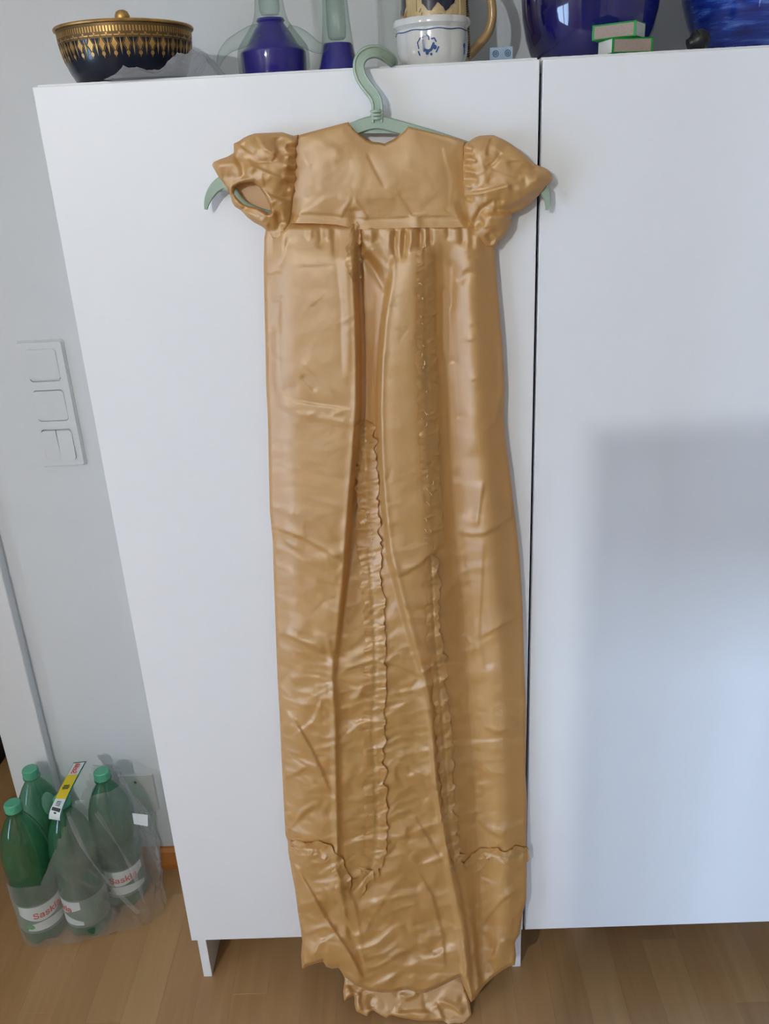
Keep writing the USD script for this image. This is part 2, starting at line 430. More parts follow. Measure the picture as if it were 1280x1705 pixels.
for z in (0.03, 0.38, 0.73, 1.08, 1.50):
    obj('shelf', box(0.02, 0.86, 0, 0.28, z, z + 0.02), white_edge, bk)
obj('back_panel', box(0.02, 0.86, 0.0, 0.006, 0.05, 1.50), white_edge, bk)
# ------------------------------------------------------------------ the dress
# Height maps over a 1 mm-class grid: the cloth's distance in front of the wardrobe door, with its pleats, folds and creases
RX0, RY0, RX1, RY1 = 330, 185, 940, 1720
GX, GY = np.meshgrid(np.arange(RX0, RX1, dtype=float), np.arange(RY0, RY1, dtype=float))


def base_y(py):
    return np.interp(py, [185, 1350, 1540, 1620, 1680, 1710], [-0.014, -0.014, -0.026, -0.046, -0.078, -0.098])


def onto(px, py, h):
    """cloth point h metres in front of the hanging plane; where the hem trails it rests on the floor"""
    P = at(px, py, base_y(py) - h)
    low = P[:, 2] < 0.003 + 0.12 * np.maximum(h, 0)
    if low.any():
        d = P[low] - EYE
        z = 0.003 + 0.12 * np.maximum(h[low], 0)
        P[low] = EYE + d * ((z - EYE[2]) / d[:, 2])[:, None]
    return P


def along(pts, X, Y):
    """signed distance (right of the way positive) to a polyline and the share of its length"""
    p = np.array(pts, float)
    L = np.r_[0, np.cumsum(np.hypot(*np.diff(p, axis=0).T))]
    best = np.full(X.shape, 1e9); D = np.zeros(X.shape); T = np.zeros(X.shape)
    for i in range(len(p) - 1):
        a, b = p[i], p[i + 1]; s = b - a; l = np.hypot(*s)
        t = np.clip(((X - a[0]) * s[0] + (Y - a[1]) * s[1]) / l ** 2, 0, 1)
        dx, dy = X - a[0] - t * s[0], Y - a[1] - t * s[1]
        d = np.hypot(dx, dy); c = -(s[0] * (Y - a[1]) - s[1] * (X - a[0])) / l
        m = d < best
        best = np.where(m, d, best); D = np.where(m, np.where(c >= 0, d, -d), D); T = np.where(m, (L[i] + t * l) / L[-1], T)
    return D, T


def crease(Hm, pts, w, a, kind='g', taper=0.18):
    """adds a fold: 'g' soft ridge or groove, 't' sharp ridge or groove, 'L'/'R' a step whose left / right side stands proud and fades over w"""
    p = np.array(pts, float)
    mg = 3 * w + 4
    i0, i1 = max(0, int(p[:, 1].min() - mg - RY0)), min(Hm.shape[0], int(p[:, 1].max() + mg - RY0))
    j0, j1 = max(0, int(p[:, 0].min() - mg - RX0)), min(Hm.shape[1], int(p[:, 0].max() + mg - RX0))
    if i1 <= i0 or j1 <= j0:
        return
    S = np.s_[i0:i1, j0:j1]
    D, T = along(p, GX[S], GY[S])
    k = np.clip(T / max(taper, 1e-6), 0, 1) * np.clip((1 - T) / max(taper, 1e-6), 0, 1)
    k = k * k * (3 - 2 * k) if taper > 0 else 1.0
    if kind == 'g':
        g = np.exp(-(D / w) ** 2)
    elif kind == 't':
        g = np.maximum(0, 1 - np.abs(D) / w)
    else:
        s = D if kind == 'R' else -D
        g = np.exp(-np.maximum(s, 0) / w) / (1 + np.exp(-s / 1.0))
    Hm[S] += a * 1e-3 * g * k


def mask_of(poly):
    return shapely.contains_xy(poly, GX.ravel(), GY.ravel()).reshape(GX.shape)


def rounded(mask, R, power=1.0):
    d = np.clip(distance_transform_edt(mask) / R, 0, 1)
    return np.sqrt(np.clip(1 - (1 - d) ** 2, 0, 1)) ** power


def sample(Hm, px, py):
    return map_coordinates(Hm, [np.asarray(py) - RY0, np.asarray(px) - RX0], order=1, mode='nearest')


def mesh2d(poly, step):
    """points and triangles of a 2D region: even grid inside, dense edge"""
    pts = []
    for r in [poly.exterior, *poly.interiors]:
        n = max(8, int(r.length / step))
        pts += [r.interpolate(i / n, normalized=True).coords[0] for i in range(n)]
    nb = len(pts)
    x0, y0, x1, y1 = poly.bounds
    gx, gy = np.meshgrid(np.arange(x0, x1, step), np.arange(y0, y1, step * 0.87))
    gx = gx + (np.arange(gx.shape[0]) % 2)[:, None] * step / 2
    inn = poly.buffer(-0.55 * step)
    k = shapely.contains_xy(inn, gx.ravel(), gy.ravel())
    q = np.vstack([np.array(pts), np.stack([gx.ravel()[k], gy.ravel()[k]], -1)])
    tri = Delaunay(q).simplices
    c = q[tri].mean(1)
    tri = tri[shapely.contains_xy(poly, c[:, 0], c[:, 1])]
    a, b, c = q[tri[:, 0]], q[tri[:, 1]], q[tri[:, 2]]
    area = (b[:, 0] - a[:, 0]) * (c[:, 1] - a[:, 1]) - (b[:, 1] - a[:, 1]) * (c[:, 0] - a[:, 0])
    ok = np.abs(area) > 1e-3 * step * step
    tri, area = tri[ok], area[ok]
    tri[area > 0] = tri[area > 0][:, ::-1]          # image y runs down: make them face the viewer
    return q, tri, nb


def cloth(poly, Hm, step, off=0.0, back=0.004, back_poly=None):
    """front of the cloth from its height map and a flat back layer joined along the outline"""
    q, tri, nb = mesh2d(poly, step)
    h = sample(Hm, q[:, 0], q[:, 1]) + off
    front = trimesh.Trimesh(onto(q[:, 0], q[:, 1], h), tri[:, ::-1], process=False)
    if back is None:
        return front
    q2, tri2, _ = mesh2d(back_poly or poly, step * 2.2)
    inner = np.clip(shapely.distance(shapely.points(q2), (back_poly or poly).exterior) / 6, 0, 1)
    hb = off - back * inner
    return cat_(front, trimesh.Trimesh(onto(q2[:, 0], q2[:, 1], hb), tri2, process=False))


def crumple(Hm, poly_pts_fn, n, seed, length, width, amp, angle=None, spread=3.2):
    r = np.random.default_rng(seed)
    for _ in range(n):
        x, y = poly_pts_fn(r)
        L, w, a = r.uniform(*length), r.uniform(*width), r.uniform(*amp) * r.choice([-1, 1])
        th = r.normal(angle, spread) if angle is not None else r.uniform(0, np.pi)
        c, s = math.cos(th) * L / 2, math.sin(th) * L / 2
        k = r.uniform(-0.18, 0.18) * L
        crease(Hm, [(x - c, y - s), (x - s * k / (L / 2), y + c * k / (L / 2)), (x + c, y + s)], w, a, r.choice(['t', 'L', 'R', 'g'], p=[.25, .34, .34, .07]), 0.45)


def table(ys, xs):
    return np.interp(np.arange(RY0, RY1), ys, xs)


dress = thing('dress', 'long gold satin gown with puffed sleeves hanging from the green hanger on the wardrobe door', 'dress', (0.4, -0.014, 0.0))

# ---- skirt
skirt_pts = [(470, 352), (445, 372), (440, 395), (439, 440), (440, 500), (442, 580), (443, 640), (446, 700), (447, 760), (449, 850), (454, 900), (455, 940), (459, 1050), (462, 1130), (466, 1200), (468, 1250), (472, 1330), (475, 1390), (479, 1400),
             (480, 1420), (487, 1460), (491, 1480), (496, 1520), (501, 1550), (503, 1568), (501, 1590), (503, 1614), (510, 1609), (520, 1606), (538, 1601), (543, 1610), (552, 1613), (564, 1612), (572, 1624), (590, 1640), (615, 1650), (635, 1653), (652, 1653),
             (668, 1649), (681, 1648), (694, 1653), (708, 1653), (728, 1645), (746, 1636), (766, 1626), (772, 1642), (779, 1658), (784, 1669), (790, 1664), (797, 1653), (806, 1641), (820, 1628), (836, 1616), (848, 1609), (857, 1607), (859, 1592), (857, 1568), (865, 1556),
             (870, 1520), (876, 1498), (877, 1450), (876, 1400), (877, 1330), (875, 1290), (876, 1180), (872, 1090), (870, 1010), (865, 930), (860, 880), (855, 840), (848, 780), (843, 745), (838, 700), (840, 650), (836, 570), (829, 490), (824, 430), (823, 400), (818, 380), (790, 352)]
skirt_poly = Polygon(skirt_pts)
YS = [350, 430, 480, 520, 600, 680, 760, 840, 920, 960, 1000, 1080, 1130, 1200, 1300, 1440, 1560, 1660]
E1 = table(YS, [588, 591, 592, 594, 596, 596, 590, 583, 577, 574, 570, 561, 555, 558, 560, 563, 580, 610])
R1 = table(YS, [655, 655, 648, 641, 634, 632, 634, 639, 648, 658, 668, 690, 704, 717, 725, 745, 768, 780])
R1B = table(YS, [690, 692, 690, 690, 690, 694, 700, 704, 706, 710, 716, 724, 722, 728, 736, 755, 778, 790])
V2 = table(YS, [724, 733, 735, 735, 739, 744, 747, 752, 758, 763, 768, 774, 777, 780, 787, 796, 801, 806])
rows = np.arange(RY0, RY1)
m_sk = mask_of(skirt_poly)
XL = np.where(m_sk.any(1), m_sk.argmax(1) + RX0, 470); XR = np.where(m_sk.any(1), RX1 - m_sk[:, ::-1].argmax(1), 830)
vd = np.interp(rows, [350, 372, 420, 700, 900, 960, 1040, 1130, 1700], [0.1, 0.4, 1, 1, 1, 0.75, 0.5, 0.22, 0.18])      # depth of the left pleat
v2d = np.interp(rows, [350, 380, 430, 520, 1100, 1500, 1700], [0.2, 0.7, 0.9, 1, 1, 0.9, 0.6])
r1d = np.interp(rows, [350, 430, 470, 600, 1000, 1130, 1700], [0.1, 0.4, 0.8, 1, 1, 0.55, 0.35])
Hs = np.zeros_like(GX)
for i, y in enumerate(rows):
    e, r, rb, v, xl, xr = E1[i], R1[i], R1B[i], V2[i], XL[i], XR[i]
    vw = np.interp(y, [350, 430, 700, 850, 940, 1060, 1700], [14, 16, 26, 36, 42, 60, 50])                # width of the pleat's floor
    xs = [xl, xl + 0.22 * (e - xl), e - 14, e - 1.5, e + 3.5, e + 0.55 * vw, e + vw, max(r - 5, e + vw + 3), r + 2, rb, rb + 12, v - 9, v - 2.5, v + 4, v + 20, v + 0.5 * (xr - v), xr]
    top = 38
    hs = [6, 27, 36, top, top - 28 * vd[i], top - 32 * vd[i], top - 27 * vd[i], top - 20 * vd[i] - 1, top - 20 * vd[i] + 18 * r1d[i], 25 + 12 * r1d[i], 24 + 9 * r1d[i], 25 - 15 * v2d[i], 25 - 18 * v2d[i], 25 - 21 * v2d[i], 25 - 18 * v2d[i], 28, 2]
    xs = np.maximum.accumulate(np.array(xs) + np.arange(len(xs)) * 1e-3)
    Hs[i] = np.interp(GX[0], xs, hs) * 1e-3
Hw = gaussian_filter(Hs, (16, 11)); Hs = gaussian_filter(Hs, (14, 1.6))
dcl = np.minimum(np.minimum(np.abs(GX - E1[:, None]), np.abs(GX - V2[:, None])), np.abs(GX - R1[:, None]) * 1.6)
wcl = np.clip(1 - np.exp(-(dcl / 20) ** 2), 0, 1)
Hs = Hs * (1 - wcl) + Hw * wcl
wst = np.clip((GY - 374) / 70, 0, 1); wst = wst * wst * (3 - 2 * wst)
Hs = Hs * wst + 0.0184 * (1 - wst) * np.clip(distance_transform_edt(m_sk) / 30, 0.5, 1)
# stored-away fold lines across the cloth and the big drag folds
Sc = lambda *a, **k: crease(Hs, *a, **k)
Sc([(443, 652), (470, 655), (492, 668), (530, 674), (592, 682)], 16, -2.4, 'R'); Sc([(455, 664), (500, 690), (560, 700), (600, 712)], 9, 1.6, 't')
Sc([(465, 480), (466, 560), (468, 645)], 7, -1.8, 'L'); Sc([(460, 540), (462, 640), (475, 668)], 8, 2, 'g')
Sc([(556, 392), (564, 450), (569, 520), (571, 640)], 8, -1.6, 'L'); Sc([(575, 420), (580, 520), (580, 640)], 6, 1.5, 'g')
Sc([(495, 445), (555, 445)], 5, -0.8, 't'); Sc([(497, 600), (530, 630), (560, 665)], 9, 2.2, 'R'); Sc([(500, 625), (528, 652)], 7, -1.6, 't')
Sc([(452, 878), (500, 895), (540, 916), (572, 940)], 22, 4.6, 'R'); Sc([(470, 850), (520, 868), (560, 890)], 14, 2.0, 'g')
Sc([(460, 1052), (500, 1068), (545, 1090)], 26, 4.4, 'R'); Sc([(545, 1060), (552, 1100), (556, 1128)], 8, 3, 't')
Sc([(556, 1128), (585, 1112), (620, 1103), (662, 1108), (700, 1126), (728, 1104), (745, 1084)], 12, 3.0, 'R')
Sc([(556, 1130), (559, 1200), (560, 1300), (562, 1380), (561, 1440)], 9, 5.0, 't', taper=0.06)
Sc([(700, 1126), (714, 1190), (722, 1260), (728, 1320), (744, 1400), (765, 1480), (778, 1560), (786, 1640)], 10, 6.5, 'L', taper=0.05)
Sc([(628, 905), (648, 935), (664, 960), (690, 946), (712, 930), (742, 905)], 14, 3.6, 'R'); Sc([(640, 925), (655, 962), (664, 1000), (690, 1090)], 9, 3.5, 'R')
Sc([(757, 885), (785, 892), (806, 890), (830, 876), (862, 855)], 16, 3.6, 'R'); Sc([(806, 800), (800, 840), (795, 880)], 14, 3.6, 'L'); Sc([(805, 720), (826, 705), (838, 650)], 14, 3, 'R')
Sc([(806, 892), (802, 980), (798, 1060), (812, 1140)], 18, 3.2, 'L'); Sc([(796, 1064), (830, 1046), (868, 1024)], 18, 3.4, 'R'); Sc([(800, 1210), (830, 1222), (866, 1206)], 14, 3.4, 'R')
Sc([(792, 1010), (812, 1060), (816, 1120)], 12, -2.5, 'g'); Sc([(790, 1360), (812, 1384), (842, 1398)], 14, 3.5, 'R'); Sc([(770, 1055), (785, 1070), (790, 1085)], 6, 2.4, 't')
Sc([(790, 740), (792, 830), (780, 870)], 16, -3.0, 'g'); Sc([(830, 430), (834, 540), (836, 640)], 6, 2.2, 'R')
# gathers below the waist seam
for x, L, a in ((518, 30, 2), (533, 45, -3), (545, 30, 2.4), (556, 60, -3), (600, 55, -8), (616, 40, 3), (632, 30, -2), (648, 60, 3.5), (659, 70, -6), (668, 40, 3), (674, 66, -6), (684, 50, 4), (700, 46, -7), (714, 40, -6), (745, 30, -2.5), (757, 36, 2), (768, 44, -3), (786, 50, -2.6), (800, 30, 2)):
    Sc([(x, 374), (x + prnd.uniform(-3, 3), 376 + L * .5), (x + prnd.uniform(-6, 6), 372 + L)], prnd.uniform(4.0, 6.5), a, 'g', taper=0.3)
Sc([(600, 420), (625, 452), (645, 488)], 8, -4.5, 'g'); Sc([(612, 408), (640, 440), (656, 452)], 9, 4.0, 'g'); Sc([(600, 398), (620, 402), (640, 400)], 7, -3, 'g')
Sc([(478, 392), (474, 420), (462, 448)], 8, -2.0, 'R')
for q in (((760, 472), (772, 462), (785, 448)), ((740, 470), (745, 520), (742, 600)), ((752, 430), (752, 480), (748, 520))):
    Sc(q, 8, -2.6, 'g')
for (x, y) in ((768, 402), (780, 418), (788, 430), (776, 450), (790, 462), (795, 500), (788, 540), (782, 566), (752, 602), (790, 632), (768, 694), (800, 650), (446, 455), (460, 452), (462, 500), (560, 690), (520, 690)):
    Sc([(x - 11, y + 3), (x, y), (x + 12, y + 2)], 4.5, prnd.choice([-2.2, 2.0, -1.6]), 'R', taper=0.4)
# lower half: long diagonal drag folds and small billows
for q, w, a, k in ((((468, 1170), (492, 1200), (520, 1250), (556, 1330)), 20, 5, 'L'), (((470, 1300), (510, 1280), (545, 1295)), 12, 3, 'R'), (((474, 1390), (500, 1360), (540, 1335)), 14, 3.4, 'R'), (((484, 1424), (510, 1470), (545, 1530), (585, 1590), (612, 1640)), 20, 6.5, 'L'),
                   (((530, 1470), (565, 1510), (590, 1560), (610, 1620)), 16, 5, 'R'), (((500, 1560), (540, 1545), (562, 1552)), 12, 3.4, 'R'), (((512, 1600), (530, 1570), (560, 1554)), 12, 4, 'L'), (((625, 1440), (660, 1405), (690, 1440), (705, 1450)), 14, 3, 'R'),
                   (((690, 1440), (720, 1490), (738, 1560), (742, 1620)), 18, 4, 'L'), (((640, 1340), (690, 1360), (740, 1440)), 14, 3.2, 'L'), (((604, 1560), (640, 1500), (700, 1490)), 16, 2.8, 'R'), (((610, 1500), (650, 1520), (700, 1505)), 12, 2.4, 'R'),
                   (((760, 1500), (790, 1545), (800, 1530)), 12, 3.4, 'L'), (((800, 1545), (835, 1500), (868, 1480)), 18, 4.6, 'R'), (((815, 1600), (830, 1570), (850, 1560)), 12, 3.4, 'L'), (((770, 1640), (785, 1600), (800, 1560)), 12, 5, 'R'),
                   (((560, 1440), (590, 1500), (606, 1580)), 12, 3.2, 'L'), (((540, 1150), (520, 1200), (480, 1230)), 14, 3, 'R'), (((560, 1240), (600, 1200), (660, 1200)), 12, 2.4, 'L'), (((655, 1270), (700, 1290), (720, 1300)), 10, 3, 'R'), (((640, 1600), (690, 1580), (720, 1590)), 10, 2.4, 'R')):
    Sc(q, w, a, k)
low = lambda r: (r.uniform(462, 872), 1100 + 560 * r.power(1.3))
crumple(Hs, low, 110, 3, (36, 120), (9, 22), (1.0, 2.8))
crumple(Hs, lambda r: (r.uniform(462, 560), r.uniform(880, 1400)), 40, 4, (36, 90), (10, 22), (1.0, 2.6), angle=0.35, spread=0.5)
crumple(Hs, lambda r: (r.uniform(570, 740), r.uniform(1130, 1620)), 80, 6, (24, 70), (8, 18), (0.8, 2.4), angle=0.0, spread=0.9)
crumple(Hs, lambda r: (r.uniform(445, 840), r.uniform(390, 1100)), 110, 8, (24, 70), (5, 11), (0.3, 0.9))
n1 = meshkit.fbm(np.stack([GX / 46, GY / 30, GX * 0], -1), 3, 5) - 0.5
n2 = meshkit.fbm(np.stack([GX / 17, GY / 13, GX * 0 + 7], -1), 2, 9) - 0.5
amt = np.interp(rows, [360, 800, 1100, 1300, 1700], [0.8, 1.4, 2.2, 2.6, 2.6])[:, None]
wx = meshkit.fbm(np.stack([GX / 120, GY / 120, GX * 0 + 3], -1), 2, 41) - 0.5; wy = meshkit.fbm(np.stack([GX / 120, GY / 120, GX * 0 + 9], -1), 2, 43) - 0.5
tilt = 0.35 * np.clip((600 - GX) / 100, -0.6, 1)
U, V = GX + 60 * wx, GY + 60 * wy - tilt * (GX - 520)
bil = 1 - np.abs(2 * meshkit.fbm(np.stack([U / 78, V / 30, GX * 0 + 1], -1), 2, 51) - 1)
bil2 = 1 - np.abs(2 * meshkit.fbm(np.stack([U / 40, V / 17, GX * 0 + 5], -1), 2, 57) - 1)
bamt = np.interp(rows, [360, 760, 880, 1100, 1300, 1600, 1700], [0.2, 0.6, 2.2, 4.0, 4.8, 5.0, 4.0])[:, None] * np.interp(GX[0], [440, 740, 800, 880], [1.0, 1.0, 0.45, 0.35])[None]
Hs += (n1 * amt * 1.2 + n2 * amt * 0.12 + (bil - 0.6) * bamt + (bil2 - 0.6) * bamt * 0.42) * 1e-3
Hs = gaussian_filter(Hs, 1.0)
Hs = np.maximum(Hs, 0.0045)
Hsk = Hs * rounded(m_sk, 6)
obj('skirt', cloth(skirt_poly, Hsk, 2.2), satin, dress, smooth=True, world=True)

# ---- ruffled trims on the skirt
def ruffle(path, width, seed, lift=2.0, amp=3.0, freq=0.42, off=0.0015, jag=3.0):
    r = np.random.default_rng(seed)
    p = smooth_curve(np.array(path, float), 400)
    s = np.r_[0, np.cumsum(np.hypot(*np.diff(p, axis=0).T))]
    n = int(s[-1] / 1.7); q = np.linspace(0, s[-1], n)
    p = np.stack([np.interp(q, s, p[:, 0]), np.interp(q, s, p[:, 1])], -1)
    t = np.gradient(p, axis=0); t /= np.linalg.norm(t, axis=1, keepdims=True)
    nn = np.stack([-t[:, 1], t[:, 0]], -1)
    c = np.linspace(-1, 1, 11)
    ph = np.cumsum(freq * r.uniform(0.5, 1.6, n))
    ph2 = np.cumsum(freq * r.uniform(0.5, 1.6, n)) + 2
    edge = np.where(c[None] > 0, np.sin(ph)[:, None], np.sin(ph2)[:, None])
    wob = gaussian_filter(r.normal(0, 1, (n, 2)), (2.2, 0)) * 2.2
    wj = np.where(c[None] > 0, wob[:, :1], wob[:, 1:]) * jag * np.abs(c)[None]
    taperw = np.clip(np.minimum(q, s[-1] - q) / 12, 0.35, 1)[:, None]
    P = p[:, None] + nn[:, None] * ((c * width / 2)[None] * taperw + wj)[..., None] + t[:, None] * (np.cos(np.where(c[None] > 0, ph[:, None], ph2[:, None])) * np.abs(c)[None] * 1.8)[..., None]
    h = sample(np.maximum(Hsk, 0), P[..., 0].ravel(), P[..., 1].ravel()).reshape(n, -1)
    h = h + off + 1e-3 * (np.abs(c)[None] ** 0.8 * (lift + amp * (0.5 + 0.5 * edge)) + gaussian_filter(r.normal(0, 1, (n, len(c))), 1.0) * 1.4)
    h[:, 5] = h[:, 5] - 0.001
    V = onto(P[..., 0].ravel(), P[..., 1].ravel(), h.ravel())
    k = len(c)
    i, j = np.meshgrid(np.arange(n - 1), np.arange(k - 1), indexing='ij')
    A, B, C, D = i * k + j, i * k + j + 1, (i + 1) * k + j + 1, (i + 1) * k + j
    f = np.concatenate([np.stack([A, B, C], -1).reshape(-1, 3), np.stack([A, C, D], -1).reshape(-1, 3)])
    back = V + np.array([0, 0.0006, 0])
    return cat_(trimesh.Trimesh(V, f, process=False), trimesh.Trimesh(back, f[:, ::-1], process=False))


ruff = [([(588, 372), (590, 395), (586, 412), (588, 432), (588, 470)], 20, 0.8, 4, 0.30), ([(607, 700), (608, 760), (611, 820), (614, 900), (618, 960), (622, 1030), (625, 1110), (621, 1200), (624, 1290), (628, 1370), (622, 1430), (606, 1462)], 36, 0.8, 2.0, 0.30),
        ([(706, 405), (707, 450), (708, 520), (710, 600), (713, 700), (718, 800), (722, 915)], 30, 0.0, 0.5, 0.26), ([(716, 925), (720, 990), (723, 1060), (728, 1110), (734, 1180), (740, 1260), (746, 1340), (752, 1400), (764, 1440)], 24, 0.8, 2.2, 0.28),
        ([(481, 1408), (510, 1412), (540, 1418), (560, 1440), (572, 1470), (584, 1484), (602, 1468), (622, 1450)], 24, 0.6, 2.4, 0.33), ([(748, 1442), (772, 1448), (793, 1436), (806, 1420), (836, 1428), (862, 1426), (879, 1412)], 26, 0.6, 2.2, 0.33)]
for k, (pth, w, lf, am, fq) in enumerate(ruff):
    obj('ruffle', ruffle(pth, w, 20 + k, lf, am, fq), satin, dress, smooth=True, world=True)

# pale thread loops down the stitched trims
loops = []
for xs, ys, n, sd in (((699, 716), (470, 900), 24, 1), ((600, 622), (820, 935), 10, 2)):
    r = np.random.default_rng(sd)
    for k in range(n):
        y = r.uniform(*ys); x = np.interp(y, ys, (xs[0], xs[1])) + r.normal(0, 4)
        L = r.uniform(2.5, 7); th = r.normal(1.4, 0.5)
        q = np.array([(x - math.cos(th) * L / 2, y - math.sin(th) * L / 2), (x + 1.2, y), (x + math.cos(th) * L / 2, y + math.sin(th) * L / 2)])
        h = sample(Hsk, q[:, 0], q[:, 1]) + np.array([0.004, 0.0062, 0.004])
        loops.append(sweep(smooth_curve(onto(q[:, 0], q[:, 1], h), 6), ring(0.00035, k=5), ref=(0.3, 1, 0.1)))
obj('thread_loops', cat_(*loops), thread_pale, dress, smooth=True, world=True, label='pale thread loops', kind='stuff')

# ---- inner hem layer that trails on the floor
hem_poly = Polygon([(560, 1600), (574, 1630), (571, 1650), (573, 1669), (580, 1662), (590, 1657), (590, 1672), (593, 1684), (602, 1688), (612, 1693), (616, 1686), (621, 1682), (630, 1688), (643, 1695), (652, 1690), (664, 1694), (682, 1697), (700, 1700), (722, 1700), (738, 1700), (746, 1705), (757, 1703), (770, 1704), (779, 1697),
                    (785, 1690), (781, 1664), (776, 1650), (770, 1610)])
Hh = np.zeros_like(GX) + 0.004
for q, w, a, k in ((((575, 1640), (582, 1652), (578, 1668)), 6, 4, 'g'), (((600, 1650), (598, 1668), (604, 1688)), 7, 6, 'L'), (((622, 1655), (616, 1670), (620, 1682)), 6, -4, 'g'), (((660, 1655), (676, 1664), (690, 1660), (700, 1652)), 8, 6, 'R'), (((725, 1668), (750, 1676), (772, 1692)), 12, 8, 'R'),
                   (((725, 1664), (735, 1690), (742, 1702)), 6, 4, 'L'), (((640, 1692), (690, 1688), (730, 1690)), 6, 3, 'g')):
    crease(Hh, q, w, a, k, 0.25)
crumple(Hh, lambda r: (r.uniform(575, 780), r.uniform(1635, 1700)), 40, 31, (14, 40), (4, 9), (0.8, 2.4))
Hh = gaussian_filter(Hh, 0.8) * rounded(mask_of(hem_poly), 4)
obj('inner_hem', cloth(hem_poly, Hh, 2.3, off=-0.006, back=0.001), satin, dress, smooth=True, world=True, label='longer inner layer trailing on the floor')

# ---- bodice
bod_pts = [(580, 203), (560, 208), (530, 216), (497, 225), (488, 240), (488, 290), (484, 325), (470, 362), (474, 372), (520, 372), (560, 374), (600, 382), (650, 380), (700, 379), (740, 379), (785, 378), (795, 372), (782, 345), (775, 300), (774, 245), (778, 235), (750, 226), (720, 219), (690, 212), (678, 209), (676, 213), (667, 222), (655, 232),
           (648, 235), (640, 239), (632, 237), (620, 236), (610, 232), (598, 222), (588, 212)]
bod_poly = Polygon(bod_pts)
Hb = gaussian_filter(0.009 + 0.009 * np.clip(distance_transform_edt(mask_of(bod_poly.union(shapely.box(440, 360, 830, 520)))) / 40, 0, 1) ** 0.7, 9)
Hb += 0.004 * np.exp(-((GX - 630) / 90) ** 2 - ((GY - 300) / 60) ** 2)
wb = np.clip((GY - 330) / 30, 0, 1); Hb = Hb * (1 - wb) + 0.0172 * wb * np.clip(distance_transform_edt(mask_of(bod_poly.union(shapely.box(440, 360, 830, 520)))) / 25, 0.55, 1)
Bc = lambda *a, **k: crease(Hb, *a, **k)
Bc([(608, 252), (622, 282), (642, 318)], 8, -1.8, 'R'); Bc([(662, 322), (676, 340), (690, 364)], 8, -1.9, 'R'); Bc([(566, 366), (578, 344), (588, 328)], 9, 2.6, 'R', taper=0.2); Bc([(588, 328), (600, 345), (616, 368)], 10, 2.6, 'L', taper=0.2)
Bc([(590, 345), (591, 360), (592, 384)], 9, -4, 'g'); Bc([(602, 240), (597, 290), (592, 330)], 14, 0.9, 'g'); Bc([(560, 235), (530, 280), (505, 320)], 26, 1.6, 'g'); Bc([(545, 325), (510, 350), (490, 360)], 16, 0.7, 'R')
Bc([(735, 240), (750, 300), (748, 350)], 22, 1.0, 'R'); Bc([(690, 356), (693, 372), (696, 390)], 9, 3, 'g'); Bc([(738, 345), (748, 356), (760, 362)], 6, -1.6, 'R')
Bc([(500, 250), (512, 272), (516, 280)], 7, -1.2, 'R'); Bc([(505, 236), (545, 226), (580, 210)], 9, 1.2, 'g'); Bc([(690, 216), (730, 228), (762, 238)], 8, -1.4, 'L')
Bc([(470, 359), (520, 358), (560, 361), (600, 366), (650, 365), (700, 363), (795, 362)], 2.6, -1.3, 'g', taper=0)
crumple(Hb, lambda r: (r.uniform(495, 770), r.uniform(225, 360)), 26, 41, (26, 80), (8, 16), (0.2, 0.55))
Hb += (meshkit.fbm(np.stack([GX / 40, GY / 40, GX * 0], -1), 3, 15) - 0.5) * 2.2e-3
Hb = gaussian_filter(Hb, 0.9) * rounded(mask_of(bod_poly.union(shapely.box(440, 360, 830, 420))), 4)
obj('bodice', cloth(bod_poly, Hb, 2.2, off=0.0010), satin, dress, smooth=True, world=True)
# back of the neck, seen above the front neckline edge
# ---- sleeves
def sleeve(pts, hole, Hq, step=1.9, off=0.0):
    poly = Polygon(pts)
    front = Polygon(pts, [hole]) if hole else poly
    return cloth(front, Hq, step, off=off, back=0.003, back_poly=poly)


ls_pts = [(497, 224), (488, 226), (470, 220), (448, 221), (425, 222), (415, 225), (406, 229), (398, 235), (389, 239), (389, 247), (390, 254), (378, 261), (366, 265), (355, 270), (353, 275), (358, 284), (366, 298), (376, 312), (384, 326), (386, 336), (391, 344), (402, 351), (412, 362), (424, 371), (436, 377), (443, 383), (452, 398), (466, 404), (476, 396),
          (482, 378), (486, 356), (490, 330), (495, 305), (496, 290), (495, 260)]
ls_hole = [(390, 312), (400, 306), (412, 303), (422, 303), (432, 312), (440, 324), (447, 338), (452, 352), (446, 356), (436, 350), (428, 346), (418, 344), (408, 341), (400, 336), (394, 330), (388, 322)]
Hl = gaussian_filter(0.010 + 0.018 * np.clip(distance_transform_edt(mask_of(Polygon(ls_pts))) / 34, 0, 1) ** 0.7, 6)
mm = mask_of(Polygon(ls_pts))
Lc = lambda *a, **k: crease(Hl, *a, **k)
Lc([(398, 240), (412, 252), (426, 258)], 9, -5, 'R'); Lc([(425, 224), (440, 250), (462, 262)], 12, 5, 'R'); Lc([(458, 226), (462, 250), (478, 268)], 9, -5, 'g'); Lc([(404, 262), (430, 272), (452, 270), (440, 262)], 8, -4, 'R'); Lc([(390, 255), (404, 275), (408, 300)], 8, -5, 'g')
Lc([(358, 276), (380, 272), (396, 266)], 8, 4, 'g'); Lc([(366, 298), (386, 296), (404, 304)], 9, -3.5, 'g'); Lc([(410, 270), (440, 284), (478, 300)], 12, 4.5, 'L'); Lc([(424, 304), (450, 324), (470, 332), (486, 330)], 9, -6, 'R'); Lc([(432, 312), (450, 340), (462, 366)], 8, 6, 'L')
